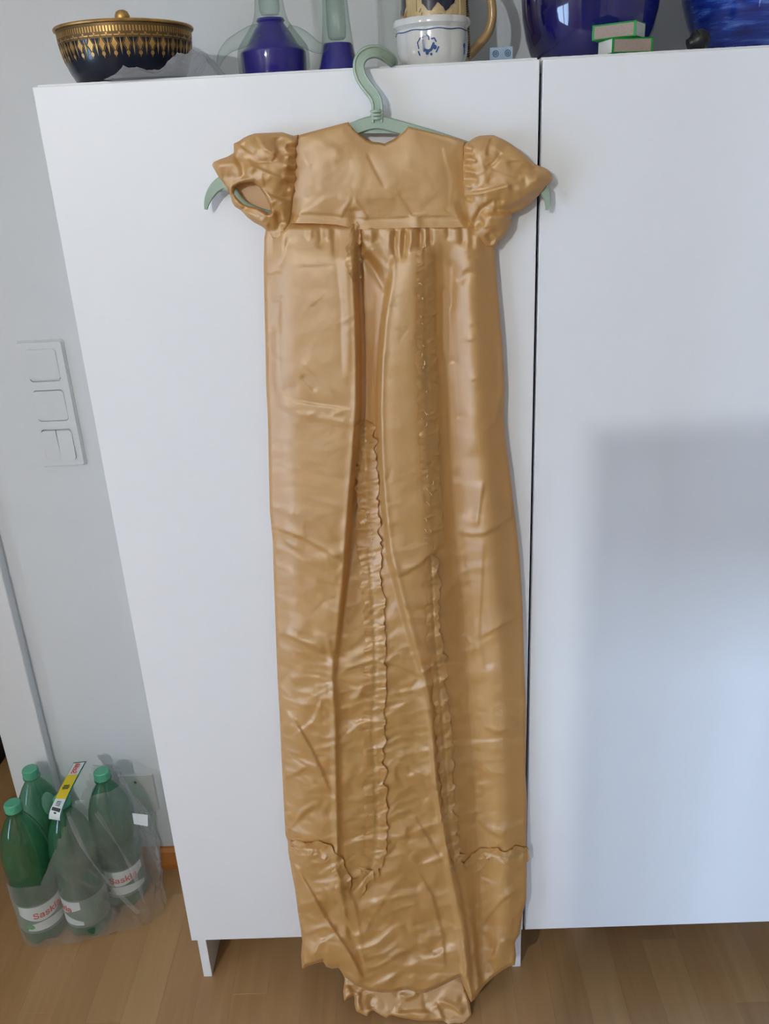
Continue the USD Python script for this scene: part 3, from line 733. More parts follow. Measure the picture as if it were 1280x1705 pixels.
Lc([(450, 338), (462, 360), (470, 380)], 7, -7, 'g'); Lc([(468, 330), (474, 350), (472, 372)], 8, 4, 'g'); Lc([(405, 352), (430, 362), (450, 380)], 7, 4, 'g'); Lc([(400, 344), (424, 352), (440, 366)], 5, -3.5, 'g'); Lc([(443, 383), (456, 384), (470, 378)], 7, -6, 'g')
for k, (y, L, a) in enumerate(((238, 18, 3), (248, 22, -4), (258, 26, 3.5), (268, 18, -4), (278, 26, 4), (288, 20, -4), (297, 30, 3.5), (308, 22, -4), (320, 18, 3))):
    Lc([(497, y), (497 - L * .5, y - 2), (497 - L, y - 5)], 4.2, a, 'g', taper=0.25)
crumple(Hl, lambda r: (r.uniform(365, 490), r.uniform(228, 390)), 44, 51, (24, 60), (7, 14), (1.0, 3.2))
Hl += (meshkit.fbm(np.stack([GX / 26, GY / 26, GX * 0], -1), 3, 25) - 0.5) * 4e-3
Hl = np.maximum(gaussian_filter(Hl, 1.0), 0.006)
hp = Polygon(ls_hole)
dh = np.clip(distance_transform_edt(~mask_of(hp)) / 7, 0, 1)
Hl = Hl * rounded(mm, 6) * (0.35 + 0.65 * np.sqrt(1 - (1 - dh) ** 2))
obj('sleeve', sleeve(ls_pts, ls_hole, Hl, off=0.002), satin, dress, smooth=True, world=True)

rs_pts = [(770, 244), (774, 238), (781, 235), (790, 229), (798, 226), (812, 225), (822, 225), (836, 231), (850, 239), (864, 249), (876, 260), (886, 270), (894, 275), (906, 279), (913, 283), (917, 290), (920, 298), (914, 306), (908, 312), (904, 319), (892, 330), (880, 342), (868, 350), (853, 357), (850, 366), (852, 372), (845, 385), (840, 394), (830, 402),
          (826, 411), (812, 413), (800, 410), (790, 400), (784, 382), (776, 360), (770, 330), (768, 290)]
Hr = gaussian_filter(0.010 + 0.018 * np.clip(distance_transform_edt(mask_of(Polygon(rs_pts))) / 34, 0, 1) ** 0.7, 6)
Rc = lambda *a, **k: crease(Hr, *a, **k)
Rc([(820, 226), (812, 244), (810, 262)], 8, -5, 'R'); Rc([(838, 254), (824, 272), (806, 284)], 10, -5.5, 'L'); Rc([(848, 240), (862, 262), (892, 276)], 14, 3.6, 'g'); Rc([(840, 270), (868, 268), (892, 280), (900, 290)], 9, -4, 'L'); Rc([(772, 322), (806, 318), (840, 308), (868, 298), (880, 296)], 12, 6, 'L')
Rc([(784, 372), (800, 346), (824, 330)], 10, -7, 'L'); Rc([(824, 330), (826, 344), (824, 356)], 6, -5, 'R'); Rc([(800, 352), (826, 352), (850, 350), (884, 332), (908, 312)], 7, -6, 'g'); Rc([(846, 312), (866, 302), (880, 300)], 7, -3.4, 'g'); Rc([(900, 286), (890, 310), (862, 338)], 11, 3.0, 'g')
Rc([(796, 366), (820, 360), (848, 366)], 9, 4.5, 'g'); Rc([(812, 388), (816, 398), (824, 402)], 5, -6, 'g'); Rc([(790, 398), (806, 404), (822, 408)], 6, -5, 'g'); Rc([(800, 380), (830, 376), (846, 378)], 9, 3.4, 'R'); Rc([(786, 384), (792, 374), (806, 366)], 6, -4, 'g')
for k, (y, L, a) in enumerate(((246, 20, 3), (256, 22, -4), (266, 28, 4), (276, 18, -4), (286, 24, 3.5), (298, 30, -3.5), (310, 18, 3), (332, 22, -3))):
    Rc([(769, y), (769 + L * .5, y - 1), (769 + L, y + 3)], 4.2, a, 'g', taper=0.25)
crumple(Hr, lambda r: (r.uniform(775, 905), r.uniform(235, 405)), 44, 61, (24, 60), (7, 14), (1.0, 3.0))
Hr += (meshkit.fbm(np.stack([GX / 28, GY / 28, GX * 0], -1), 3, 35) - 0.5) * 4e-3
Hr = np.maximum(gaussian_filter(Hr, 1.0), 0.006) * rounded(mask_of(Polygon(rs_pts)), 6)
obj('sleeve', sleeve(rs_pts, None, Hr, off=0.002), satin, dress, smooth=True, world=True)

# ------------------------------------------------------------------ hanger
hg = thing('clothes_hanger', 'pale green plastic hanger hooked over the wardrobe top and holding the gold dress', 'hanger', tuple(at(628, 210, -0.016)))
Yh = -0.013
hook_px = [(628, 204), (628, 186), (627, 170), (621, 157), (609, 142), (600, 126), (597, 108), (604, 93), (619, 86), (634, 88), (645, 95), (652, 101), (655, 107)]
hook_y = [-0.019, -0.019, -0.018, -0.017, -0.016, -0.014, -0.012, -0.010, -0.007, -0.001, 0.006, 0.014, 0.022]
hp3 = smooth_curve(np.array([at(a, b, y) for (a, b), y in zip(hook_px, hook_y)]), 90)
gsec = np.array([(-.0068, -.003), (-.0060, -.0048), (-.0042, -.0050), (-.0032, -.0034), (.0032, -.0034), (.0042, -.0050), (.0060, -.0048), (.0068, -.003), (.0068, .003), (.0054, .0048), (-.0054, .0048), (-.0068, .003)])
obj('hook', sweep(hp3, gsec, scale=np.interp(np.linspace(0, 1, 90), [0, .9, 1], [1, 1, .7])), hanger_green, hg, smooth=50, world=True)
# ribbed neck and collar
neck = at(628, 203, Yh - 0.006)
obj('neck', cat_(*[lathe([(0, z), (.0072, z), (.0078, z + .001), (.0078, z + .0022), (.0072, z + .0032), (0, z + .0032)], 24, neck) for z in (.002, .0058, .0096)]), hanger_green, hg, smooth=30, world=True)
arm_px = [(343, 349), (345, 336), (352, 321), (364, 308), (384, 298), (420, 282), (470, 258), (530, 234), (585, 216), (606, 208), (628, 204), (650, 208), (672, 214), (720, 228), (780, 248), (830, 268), (870, 290), (896, 305), (906, 318), (911, 332), (910, 350)]
ap = smooth_curve(np.array([at(a, b, Yh - 0.004) for a, b in arm_px]), 140)
isec = np.array([(-.0075, -.003), (-.006, -.0052), (.006, -.0052), (.0075, -.003), (.0075, .003), (.006, .0052), (-.006, .0052), (-.0075, .003)])
obj('shoulder_bar', sweep(ap, isec, scale=np.interp(np.linspace(0, 1, 140), [0, .06, .12, .88, .94, 1], [.25, .7, 1, 1, .7, .25])), hanger_green, hg, smooth=40, world=True)
# thin web that fills the collar below the hook
web = Polygon([(590, 213), (604, 207), (628, 203), (652, 207), (674, 213), (668, 222), (640, 222), (612, 222), (598, 221)])
q, tri, _ = mesh2d(web, 4)
wf, wb = at(q[:, 0], q[:, 1], Yh - 0.0055), at(q[:, 0], q[:, 1], Yh - 0.0025)
obj('collar', cat_(trimesh.Trimesh(wf, tri[:, ::-1], process=False), trimesh.Trimesh(wb, tri, process=False)), hanger_green, hg, smooth=False, world=True)
bar_px = [(352, 322), (372, 312), (388, 316), (398, 330), (412, 343), (450, 356), (520, 366), (628, 372), (740, 366), (820, 350), (870, 322), (900, 312)]
bar_y = np.interp([a for a, _ in bar_px], [352, 372, 390, 412, 450, 520, 740, 900], [-.017, -.017, -.021, -.021, -.017, -.016, -.016, -.017])
obj('lower_bar', sweep(smooth_curve(np.array([at(a, b, y) for (a, b), y in zip(bar_px, bar_y)]), 90), ring(.0042, .0042, 12), scale=np.interp(np.linspace(0, 1, 90), [0, .05, .95, 1], [.6, 1, 1, .6])), hanger_green, hg, smooth=50, world=True)
#END
# ------------------------------------------------------------------ things on top of the wardrobes
navy = plain('navy_enamel', (0.004, 0.006, 0.018), 0.28, coat_weight=0.3)
gold = plain('dull_gold', (0.50, 0.30, 0.10), 0.42, metallic=0.85, noise=(60, 0.25))
bronze = plain('dark_bronze', (0.16, 0.095, 0.035), 0.5, metallic=0.6)
clear_glass = see_through('clear_glass', (0.90, 0.94, 0.92), srgb(112, 124, 116), 0.03, 0.0, 1.0, 0.03, 0.012)
blue_core = plain('deep_blue_glass', (0.016, 0.006, 0.24), 0.08, coat_weight=0.6)
cobalt = plain('cobalt_glass', (0.006, 0.005, 0.10), 0.07, coat_weight=1.0, noise=(9.0, 0.6))
porcelain = plain('white_faience', srgb(206, 204, 198), 0.16, coat_weight=0.4, noise=(14, 0.04))
cobalt_paint = plain('cobalt_paint', srgb(62, 92, 142), 0.2, noise=(40, 0.3))
beige_relief = plain('beige_stoneware', srgb(196, 172, 128), 0.3, noise=(30, 0.18), bump=(90, 0.4, 0.003))
tan_glaze = plain('tan_glaze', srgb(176, 144, 98), 0.22, noise=(26, 0.15))
navy_glaze = plain('navy_glaze', (0.006, 0.006, 0.03), 0.12, coat_weight=0.5)
amber_glaze = plain('amber_glaze', srgb(176, 116, 58), 0.25)
dark_relief = plain('dark_relief', srgb(58, 46, 34), 0.4)
rubber = plain('black_rubber', (0.006, 0.006, 0.007), 0.4)
tile_blue = plain('tile_blue', srgb(150, 172, 190), 0.25, noise=(60, 0.15))

# lidded bowl
bc = at(207, 52, 0.125); bc[2] = ZT
bw = thing('lidded_bowl', 'dark navy bowl with a gold medallion band and gold knob on the left wardrobe', 'bowl', bc)
bp = [(0, 0), (.057, 0), (.0635, .003), (.0690, .009), (.0740, .018), (.0790, .031), (.0820, .044), (.0836, .056), (.0840, .066), (.0820, .066), (.079, .050), (.072, .030), (.05, .009), (0, .006)]
obj('bowl_body', lathe(bp, 120), navy, bw, smooth=40)
_bz = np.array([p[1] for p in bp[1:9]]); _br = np.array([p[0] for p in bp[1:9]])
brf = lambda z: np.interp(z, _bz, _br)
obj('rim', lathe([(.0838, .0650), (.0872, .0654), (.0878, .0670), (.087, .0684), (.0838, .0686), (.0815, .0678), (.0815, .066), (.0838, .0650)], 120), gold, bw, smooth=50)
NB = 34; per = 2 * np.pi * 0.084 / NB
band, bgnd = [], []
circ = 2 * np.pi
bgnd.append(lathe([(brf(z) + .0003, z) for z in (.0490, .052, .056, .060, .0648)], 160))
shapes, gshapes = [], []
def diamond(x, z, w, h):
    return Polygon([(x, z - h), (x + w * .55, z - h * .35), (x + w, z), (x + w * .55, z + h * .35), (x, z + h), (x - w * .55, z + h * .35), (x - w, z), (x - w * .55, z - h * .35)])
unit = [diamond(0, .0425, .0042, .0074), Point(0, .0325).buffer(.0024, quad_segs=4), Polygon([(-.0009, .0305), (.0009, .0305), (0, .0275)]), diamond(per / 2, .0400, .0015, .0100),
        shapely.box(-per / 2 + .0006, .0512, per / 2 - .0006, .0524), Point(per / 2, .0535).buffer(.0013, quad_segs=4)] + [shapely.box(-per / 2 + per * k / 4 + .0006, .0555, -per / 2 + per * k / 4 + .0026, .0615) for k in range(4)]
frame = diamond(0, .0425, .0066, .0112).difference(diamond(0, .0425, .0050, .0087))
for k in range(NB):
    a = 2 * np.pi * k / NB
    for u in unit:
        m = slab(u, 0.0003)
        v = np.array(m.vertices); r = brf(v[:, 1]); rr = r + .0004 + v[:, 2]; aa = a + v[:, 0] / .084
        band.append(trimesh.Trimesh(np.stack([rr * np.cos(aa), rr * np.sin(aa), v[:, 1]], -1), m.faces, process=False))
    m = slab(frame, 0.0003); v = np.array(m.vertices); rr = brf(v[:, 1]) + .0003 + v[:, 2]; aa = a + v[:, 0] / .084
    bgnd.append(trimesh.Trimesh(np.stack([rr * np.cos(aa), rr * np.sin(aa), v[:, 1]], -1), m.faces, process=False))
obj('band_ground', cat_(*bgnd), bronze, bw, smooth=30)
obj('gold_band', cat_(*band), gold, bw, smooth=30, label='gold medallion pattern')
obj('lid', lathe([(.0795, .062), (.0808, .0655), (.07, .069), (.04, .0715), (.006, .0722), (0, .0722), (0, .069), (.06, .066), (.0795, .062)], 90), navy, bw, smooth=40)
obj('knob', lathe([(0, .0718), (.006, .0720), (.0065, .0745), (.009, .079), (.0095, .083), (.0075, .0875), (.004, .0895), (0, .090)], 32), gold, bw, smooth=50)

# crumpled clear plastic bag round the foot of the bowl
def bag_mesh():
    cx, cy = bc[0], bc[1]
    poly = Polygon([(bc[0] - .002, .008), (bc[0] + .03, .004), (bc[0] + .075, .012), (bc[0] + .13, .03), (bc[0] + .137, .07), (bc[0] + .132, .12), (bc[0] + .11, .15), (bc[0] + .08, .14), (bc[0] + .09, .10), (bc[0] + .08, .065), (bc[0] + .05, .042), (bc[0] + .01, .034)])
    q, tri, _ = mesh2d(poly, .0032)
    d = shapely.distance(shapely.points(q), poly.exterior)
    x = q[:, 0] - cx
    top = np.interp(x, [0, .02, .04, .06, .085, .10, .125, .137], [.005, .017, .014, .010, .026, .031, .018, .006])
    n = meshkit.noise(np.stack([q[:, 0] * 95, q[:, 1] * 95, q[:, 0] * 0], -1), 3); n2 = np.abs(meshkit.noise(np.stack([q[:, 0] * 190, q[:, 1] * 190, q[:, 0] * 0 + 4], -1), 8) - .5)
    h = top * np.clip(d / .022, 0, 1) ** .6 * (0.62 + 0.45 * n + 0.35 * n2)
    v = np.stack([q[:, 0], q[:, 1], ZT + .0012 + h], -1)
    return cat_(trimesh.Trimesh(v, tri, process=False), trimesh.Trimesh(v * [1, 1, 0] + [0, 0, ZT + .0006], tri[:, ::-1], process=False))
bag_film = see_through('bag_film', (0.86, 0.88, 0.90), srgb(196, 198, 202), 0.18, 0.22, 1.25, 0.12)
pb = thing('plastic_bag', 'crumpled clear plastic bag lying against the navy bowl', 'plastic bag', (bc[0] + .06, .05, ZT))
obj('film', bag_mesh(), bag_film, pb, smooth=False, world=True)

# winged glass vase with blue core
def px_scale(Y):
    return np.linalg.norm(at(700, 60, Y) - at(701, 60, Y))
v1 = at(456, 100, 0.13); v1[2] = ZT
gv = thing('glass_vase', 'winged clear glass vase with a broad deep blue core, right of the bowl', 'vase', v1)
obj('core', lathe([(0, .004), (.040, .004), (.0418, .010), (.0425, .032), (.0405, .0355), (.0345, .0400), (.0285, .049), (.0235, .057), (.0185, .0635), (.0165, .0667), (.0185, .0690), (.0172, .0715), (0, .0703)], 80), blue_core, gv, smooth=40, label='deep blue glass core')
obj('casing', lathe([(0, 0), (.044, 0), (.0465, .006), (.0468, .030), (.0450, .039), (.0400, .046), (.0335, .054), (.0280, .061), (.0228, .069), (.0200, .078), (.0178, .095), (.0185, .125), (.0225, .165), (.0265, .19), (.0235, .19), (.0165, .14), (.0130, .100), (.0132, .082), (.011, .0755), (0, .0745)], 90), clear_glass, gv, smooth=40)
s1 = px_scale(.13)
for pts, sc in (([(432, 50), (418, 56), (402, 66), (386, 74), (373, 86), (366, 99), (364, 110)], [.75, 1, 1.05, .9, .7, .5, .25]), ([(478, 50), (494, 59), (510, 68), (522, 76), (533, 80), (540, 78), (542, 72)], [.75, 1.05, 1.05, .9, .75, .6, .45])):
    p3 = smooth_curve(np.array([at(a, b, 0.092) for a, b in pts]), 40)
    obj('wing', sweep(p3, ring(.0092, .0075, 18), scale=np.interp(np.linspace(0, 1, 40), np.linspace(0, 1, len(sc)), sc)), clear_glass, gv, smooth=50, world=True)

v2 = at(563, 95, 0.125); v2[2] = ZT
gv2 = thing('glass_vase', 'slim glass vase with a flared blue foot and tall clear neck beside the hanger hook', 'vase', v2)
obj('core', lathe([(0, .003), (.0270, .003), (.0272, .006), (.0240, .016), (.0208, .028), (.0195, .036), (.0180, .0385), (0, .0375)], 64), blue_core, gv2, smooth=40, label='deep blue glass foot')
obj('casing', lathe([(0, 0), (.0285, 0), (.0290, .004), (.0252, .016), (.0220, .028), (.0198, .044), (.0175, .065), (.0155, .095), (.0150, .12), (.0165, .16), (.0205, .19), (.0180, .19), (.0125, .14), (.0115, .10), (.0125, .058), (.0115, .0455), (.009, .0432), (0, .0425)], 72), clear_glass, gv2, smooth=40)

# white faience pot with blue painting
wc = at(719, 80, 0.072); wc[2] = ZT
wp = thing('faience_pot', 'small white faience pot with blue painted flowers in front of the beige stein', 'pot', wc)
pp = [(0, .002), (.036, 0), (.0405, .006), (.0428, .016), (.0432, .034), (.0425, .0405), (.0440, .0425), (.0462, .0445), (.0466, .0480), (.0450, .0515), (.0425, .0515), (.0405, .046), (.0405, .012), (0, .008)]
obj('pot_body', lathe(pp, 144, lobes=(9, 0.03)), porcelain, wp, smooth=40)
prf = lambda z: np.interp(z, [.006, .016, .034, .0405], [.0405, .0428, .0432, .0425]) * 1.032
strokes = [LineString([(-.012, .018), (-.0135, .024), (-.010, .0285)]).buffer(.0007), LineString([(-.007, .029), (-.004, .032), (0, .030), (.0005, .0265)]).buffer(.0008), LineString([(.004, .027), (.007, .0275), (.009, .024)]).buffer(.0008),
           LineString([(-.0065, .026), (-.006, .019), (-.0055, .015)]).buffer(.0011), LineString([(-.005, .016), (0, .0145), (.003, .016), (.006, .022)]).buffer(.0013), Point(.0075, .018).buffer(.0024), Point(-.002, .0125).buffer(.0018), Point(.003, .011).buffer(.0014), LineString([(-.0125, .0145), (-.011, .011)]).buffer(.0009), LineString([(.009, .013), (.012, .018)]).buffer(.0008)]
look_a = math.atan2(EYE[1] - wc[1], EYE[0] - wc[0])
deco = shapely.union_all(strokes)
side = affinity.translate(shapely.union_all([Point(0, .02).buffer(.0028), LineString([(0, .02), (.001, .012)]).buffer(.0012)]), .048, 0)
for dx in (-.004, .10, -.11):
    obj('painting', wrap(affinity.translate(deco, dx, 0), prf, .0001, .0002, (0, 0, 0), look_a), cobalt_paint, wp, smooth=30, label='blue painted flowers')
obj('painting', wrap(side, prf, .0001, .0002, (0, 0, 0), look_a), cobalt_paint, wp, smooth=30, label='blue painted flowers')
wave_z = [(u, .0375 + .0006 * math.sin(u * 9 / .0432)) for u in np.linspace(-.137, .137, 160)]
obj('rim_line', wrap(LineString(wave_z).buffer(.00055, cap_style='flat'), prf, .0001, .0002, (0, 0, 0), look_a, maxedge=.006), cobalt_paint, wp, smooth=30, label='blue line below the rim')

# beige relief stein behind it
sc_ = at(724, 40, 0.205); sc_[2] = ZT
st = thing('beer_stein', 'beige relief beer stein with dark navy panels standing behind the white pot', 'beer stein', sc_)
obj('stein_body', lathe([(0, 0), (.050, 0), (.0515, .004), (.0505, .012), (.0470, .020), (.0462, .05), (.0445, .10), (.0430, .15), (.0440, .165), (.0425, .172), (.039, .172), (.039, .01), (0, .008)], 120), beige_relief, st, smooth=40)
srf = lambda z: np.interp(z, [.0, .02, .05, .10, .15], [.05, .047, .0462, .0445, .043])
la = math.atan2(EYE[1] - sc_[1], EYE[0] - sc_[0])
def ragged(x0, x1, z0, z1, amp, seed):
    r = np.random.default_rng(seed); n = 18
    xs = np.linspace(x0, x1, n)
    return Polygon([(x, z0 + amp * (0.5 + 0.5 * math.cos((x - x0) / (x1 - x0) * 4 * np.pi)) + r.uniform(-.0012, .0012)) for x in xs] + [(x1 + r.uniform(-.0015, .0015), z) for z in np.linspace(z0 + .012, z1, 9)] + [(x0 + r.uniform(-.0015, .0015), z) for z in np.linspace(z1, z0 + .012, 9)]).buffer(0)
for dx in (.006, -.066, .078, .15, -.138):
    obj('panel', wrap(ragged(dx - .023, dx + .021, .074, .140, .010, int(abs(dx) * 1000)), srf, .0002, .0006, (0, 0, 0), la, .004), navy_glaze, st, smooth=30, label='dark navy glazed panel')
cols, leaves, ropes = [], [], []
for dx in (-.031, .043, -.103, .115, .19):
    for o in (-.0045, 0, .0045):
        cols.append(wrap(shapely.box(dx + o - .0018, .028, dx + o + .0018, .15).buffer(.0004), srf, -.0004, .0024, (0, 0, 0), la, .006))
r = np.random.default_rng(3)
for k in range(150):
    u, z = r.uniform(-.14, .14), r.uniform(.024, .074)
    L, w = r.uniform(.004, .008), r.uniform(.0016, .003)
    lf = affinity.translate(affinity.rotate(Polygon([(-L, 0), (-L * .3, w), (L * .4, w * .8), (L, 0), (L * .4, -w * .8), (-L * .3, -w)]), r.uniform(30, 150), origin=(0, 0)), u, z)
    leaves.append(wrap(lf, srf, -.0006, r.uniform(.0014, .0028), (0, 0, 0), la, .006))
obj('column', cat_(*cols), beige_relief, st, smooth=30)
obj('leaf_relief', cat_(*leaves), beige_relief, st, smooth=30, kind='stuff')
obj('diamond_inlay', wrap(affinity.translate(Polygon([(0, .052), (.006, .064), (0, .078), (-.006, .064)]), -.047, 0), srf, .0004, .0012, (0, 0, 0), la, .004), amber_glaze, st, smooth=30)
for k in range(46):
    z = .022 + k * .0028
    ropes.append(wrap(affinity.translate(Polygon([(-.0028, -.0012), (.0028, .0006), (.0028, .0022), (-.0028, .0004)]), .056, z), srf, .0, .0022, (0, 0, 0), la, .008))
obj('rope_border', cat_(*ropes), dark_relief, st, smooth=30)
hpx = [(772, 98), (780, 92), (792, 80), (806, 64), (815, 48), (819, 28), (818, 6), (812, -18), (800, -40), (780, -52)]
obj('handle', sweep(smooth_curve(np.array([at(a, b, .200) for a, b in hpx]), 60), ring(.0062, .0075, 16)), tan_glaze, st, smooth=50, world=True)

# small blue tile
tc = at(834, 88, .085)
tl = thing('ornament_tile', 'tiny blue and white ornamented tile standing between stein and cobalt vase', 'tile', (tc[0], .085, ZT))
obj('tile_body', box(-.0145, .0145, -.003, .003, 0, tc[2] - ZT + .0062, .0006), tile_blue, tl, smooth=25)
th = tc[2] - ZT
tp = plain('tile_paint', srgb(84, 108, 140), 0.3)
for x in (-.007, .008):
    obj('ornament', cat_(*[trimesh.creation.torus(R_, .0006, major_sections=18, minor_sections=6).apply_transform(trimesh.transformations.rotation_matrix(np.pi / 2, (1, 0, 0))).apply_translation((x, -.0032, th - .001)) for R_ in (.0014, .0034)]), tp, tl, smooth=30)

# big cobalt vase and streaked blue vase
kc = at(980, 60, 0.155); kc[2] = ZT
cv = thing('cobalt_vase', 'large glossy cobalt blue round vase behind the two matchboxes', 'vase', kc)
obj('vase_body', lathe([(0, .002), (.060, 0), (.068, .004), (.0755, .016), (.082, .034), (.0868, .058), (.0890, .085), (.0870, .115), (.0790, .150), (.0640, .180), (.0450, .202), (.0320, .220), (.0300, .240), (.0370, .262), (.0345, .262), (.0275, .24), (.0290, .222), (.042, .2), (.06, .178), (.075, .148), (.083, .115), (.085, .085), (.08, .04), (.06, .006), (0, .006)], 128), cobalt, cv, smooth=40)
streak = usdkit.material(stage, LK + 'streaked_blue_glass', {
    'g': ('texture_coordinate', {}), 'm': ('mapping', {'rotation': (0.0, 0.75, 0.35), 'scale': (18.0, 60.0, 240.0)}), 'n': ('noise_texture', {'scale': 0.55, 'detail': 5.0, 'roughness': 0.65}),
    'm2': ('mapping', {'scale': (14.0, 14.0, 14.0)}), 'n2': ('noise_texture', {'scale': 1.0, 'detail': 2.0}), 'mx': ('mix_float', {'fac': 0.4}),
    'r': ('rgb_ramp', {'ramp': [(0.36, (0.004, 0.008, 0.10)), (0.52, (0.012, 0.035, 0.25)), (0.60, (0.05, 0.12, 0.42)), (0.72, (0.22, 0.34, 0.62))]}),
    'p': ('principled_bsdf', {'roughness': 0.07, 'coat_weight': 0.6})},
    [('g.object', 'm.vector'), ('m.vector', 'n.vector'), ('g.object', 'm2.vector'), ('m2.vector', 'n2.vector'), ('n.fac', 'mx.a'), ('n2.fac', 'mx.b'), ('mx.result', 'r.fac'), ('r.color', 'p.base_color')], surface='p.BSDF')
sk = at(1242, 50, 0.16); sk[2] = ZT
sv = thing('streaked_vase', 'streaky blue glass vase at the top right corner beside the black stopper', 'vase', sk)
obj('vase_body', lathe([(0, .002), (.050, 0), (.056, .004), (.0640, .018), (.0740, .040), (.0830, .066), (.0890, .095), (.0900, .125), (.0850, .155), (.0720, .182), (.0560, .200), (.0500, .215), (.0540, .232), (.0510, .232), (.0470, .215), (.053, .2), (.07, .178), (.086, .125), (.08, .066), (.05, .008), (0, .006)], 128), streak, sv, smooth=40)
nb = at(1164, 67, .05)
ks = thing('rubber_stopper', 'small round black stopper lying before the streaked vase', 'stopper', (nb[0], .05, ZT))
rk = .0125
m = lathe([(0, -rk), (rk * .5, -rk * .87), (rk * .87, -rk * .5), (rk, 0), (rk * .87, rk * .5), (rk * .62, rk * .78), (.0068, .0118), (.0066, .0140), (0, .0142)], 40)
m.apply_transform(trimesh.transformations.rotation_matrix(-1.9, (0, 1, 0))); m.apply_translation((0, 0, -m.bounds[0, 2]))
obj('stopper_body', m, rubber, ks, smooth=40)
obj('seam_ring', trimesh.creation.torus(rk * .985, .0006, major_sections=40, minor_sections=6).apply_transform(trimesh.transformations.rotation_matrix(-2.05, (0, 1, 0))).apply_translation((0, 0, rk)), rubber, ks, smooth=40)

# two matchboxes
card_green = plain('card_green', srgb(30, 140, 56), 0.6)
card_white = plain('card_white', srgb(214, 214, 208), 0.6)
strike = usdkit.material(stage, LK + 'striking_strip', {
    'g': ('texture_coordinate', {}), 'v': ('voronoi_texture', {'scale': 900.0, 'randomness': 0.15}), 'r': ('rgb_ramp', {'ramp': [(0.25, srgb(104, 84, 72)), (0.5, srgb(160, 142, 130))]}), 'p': ('principled_bsdf', {'roughness': 0.85})},
    [('g.object', 'v.vector'), ('v.distance', 'r.fac'), ('r.color', 'p.base_color')], surface='p.BSDF')
def matchbox(label, px, py, Y, z0, rz):
    c = at(px, py, Y)
    t = thing('matchbox', label, 'matchbox', (c[0], Y + .018, z0), rz)
    w, d, h = .0530, .0362, .0165
    hw, hd = w / 2, d / 2
    shell = box(-hw, hw, -hd, hd, 0, h, .0004)
    obj('sleeve', cat_(box(-hw, hw, -hd, hd, 0, .0009), box(-hw, hw, -hd, hd, h - .0009, h), box(-hw, hw, -hd, -hd + .0009, 0, h), box(-hw, hw, hd - .0009, hd, 0, h)), card_green, t, smooth=False, label='green printed sleeve')
    obj('tray', box(-hw + .0002, hw - .0002, -hd + .0011, hd - .0011, .0011, h - .0011), card_white, t, smooth=False, label='white tray')
    obj('striking_strip', box(-hw + .0028, hw - .0028, -hd - .0003, -hd + .0002, .0016, h - .0020), strike, t, smooth=False)
    return t
matchbox('matchbox with green-edged striking strip lying flat, lower of the two', 1047, 78, .022, ZT, math.radians(14))
matchbox('matchbox set askew on top of the other matchbox', 1036, 55, .026, ZT + .0167, math.radians(-32))
#ENDTOP
# ------------------------------------------------------------------ bottle pack on the floor, bottom left
def tinted(name, tint, body, rough, amount):
    return see_through(name, tint, body, rough, amount, 1.3)
pet = tinted('green_pet', (0.56, 0.80, 0.66), srgb(62, 128, 92), 0.06, 0.20)
cap_green = plain('cap_green', srgb(84, 162, 128), 0.35)
label_white = plain('label_white', srgb(206, 214, 212), 0.35)
label_green = plain('label_green', srgb(86, 150, 96), 0.4)
label_band = see_through('label_band', (0.72, 0.80, 0.74), srgb(120, 150, 132), 0.3, 0.55)
print_red = plain('print_red', srgb(200, 52, 44), 0.4)
print_black = plain('print_black', srgb(34, 34, 36), 0.4)
strap_yellow = plain('strap_yellow', srgb(214, 190, 24), 0.4)
strap_green = plain('strap_green', srgb(20, 92, 74), 0.4)
B_PROF = [(0, .010), (.018, .006), (.030, 0), (.0385, .002), (.0425, .012), (.0440, .026), (.0440, .030), (.0432, .033), (.0432, .108), (.0440, .111), (.0440, .128), (.0420, .142), (.0390, .152), (.0385, .157), (.0400, .163), (.0432, .174), (.0446, .192), (.0436, .212), (.0400, .236), (.0335, .258), (.0240, .279), (.0160, .292), (.0136, .298), (.0134, .302), (.0165, .303), (.0165, .3055), (.0128, .307), (.0126, .318), (0, .3185)]
def petal(m):
    v = np.array(m.vertices); a = np.arctan2(v[:, 1], v[:, 0]); low = np.clip(1 - v[:, 2] / .030, 0, 1); r = np.hypot(v[:, 0], v[:, 1])
    v[:, 2] += low * .010 * np.clip(r / .03, 0, 1) * (0.5 + 0.5 * np.cos(5 * a)) * (r > .012)
    return trimesh.Trimesh(v, m.faces, process=False)
TEXT = 'Saskia'
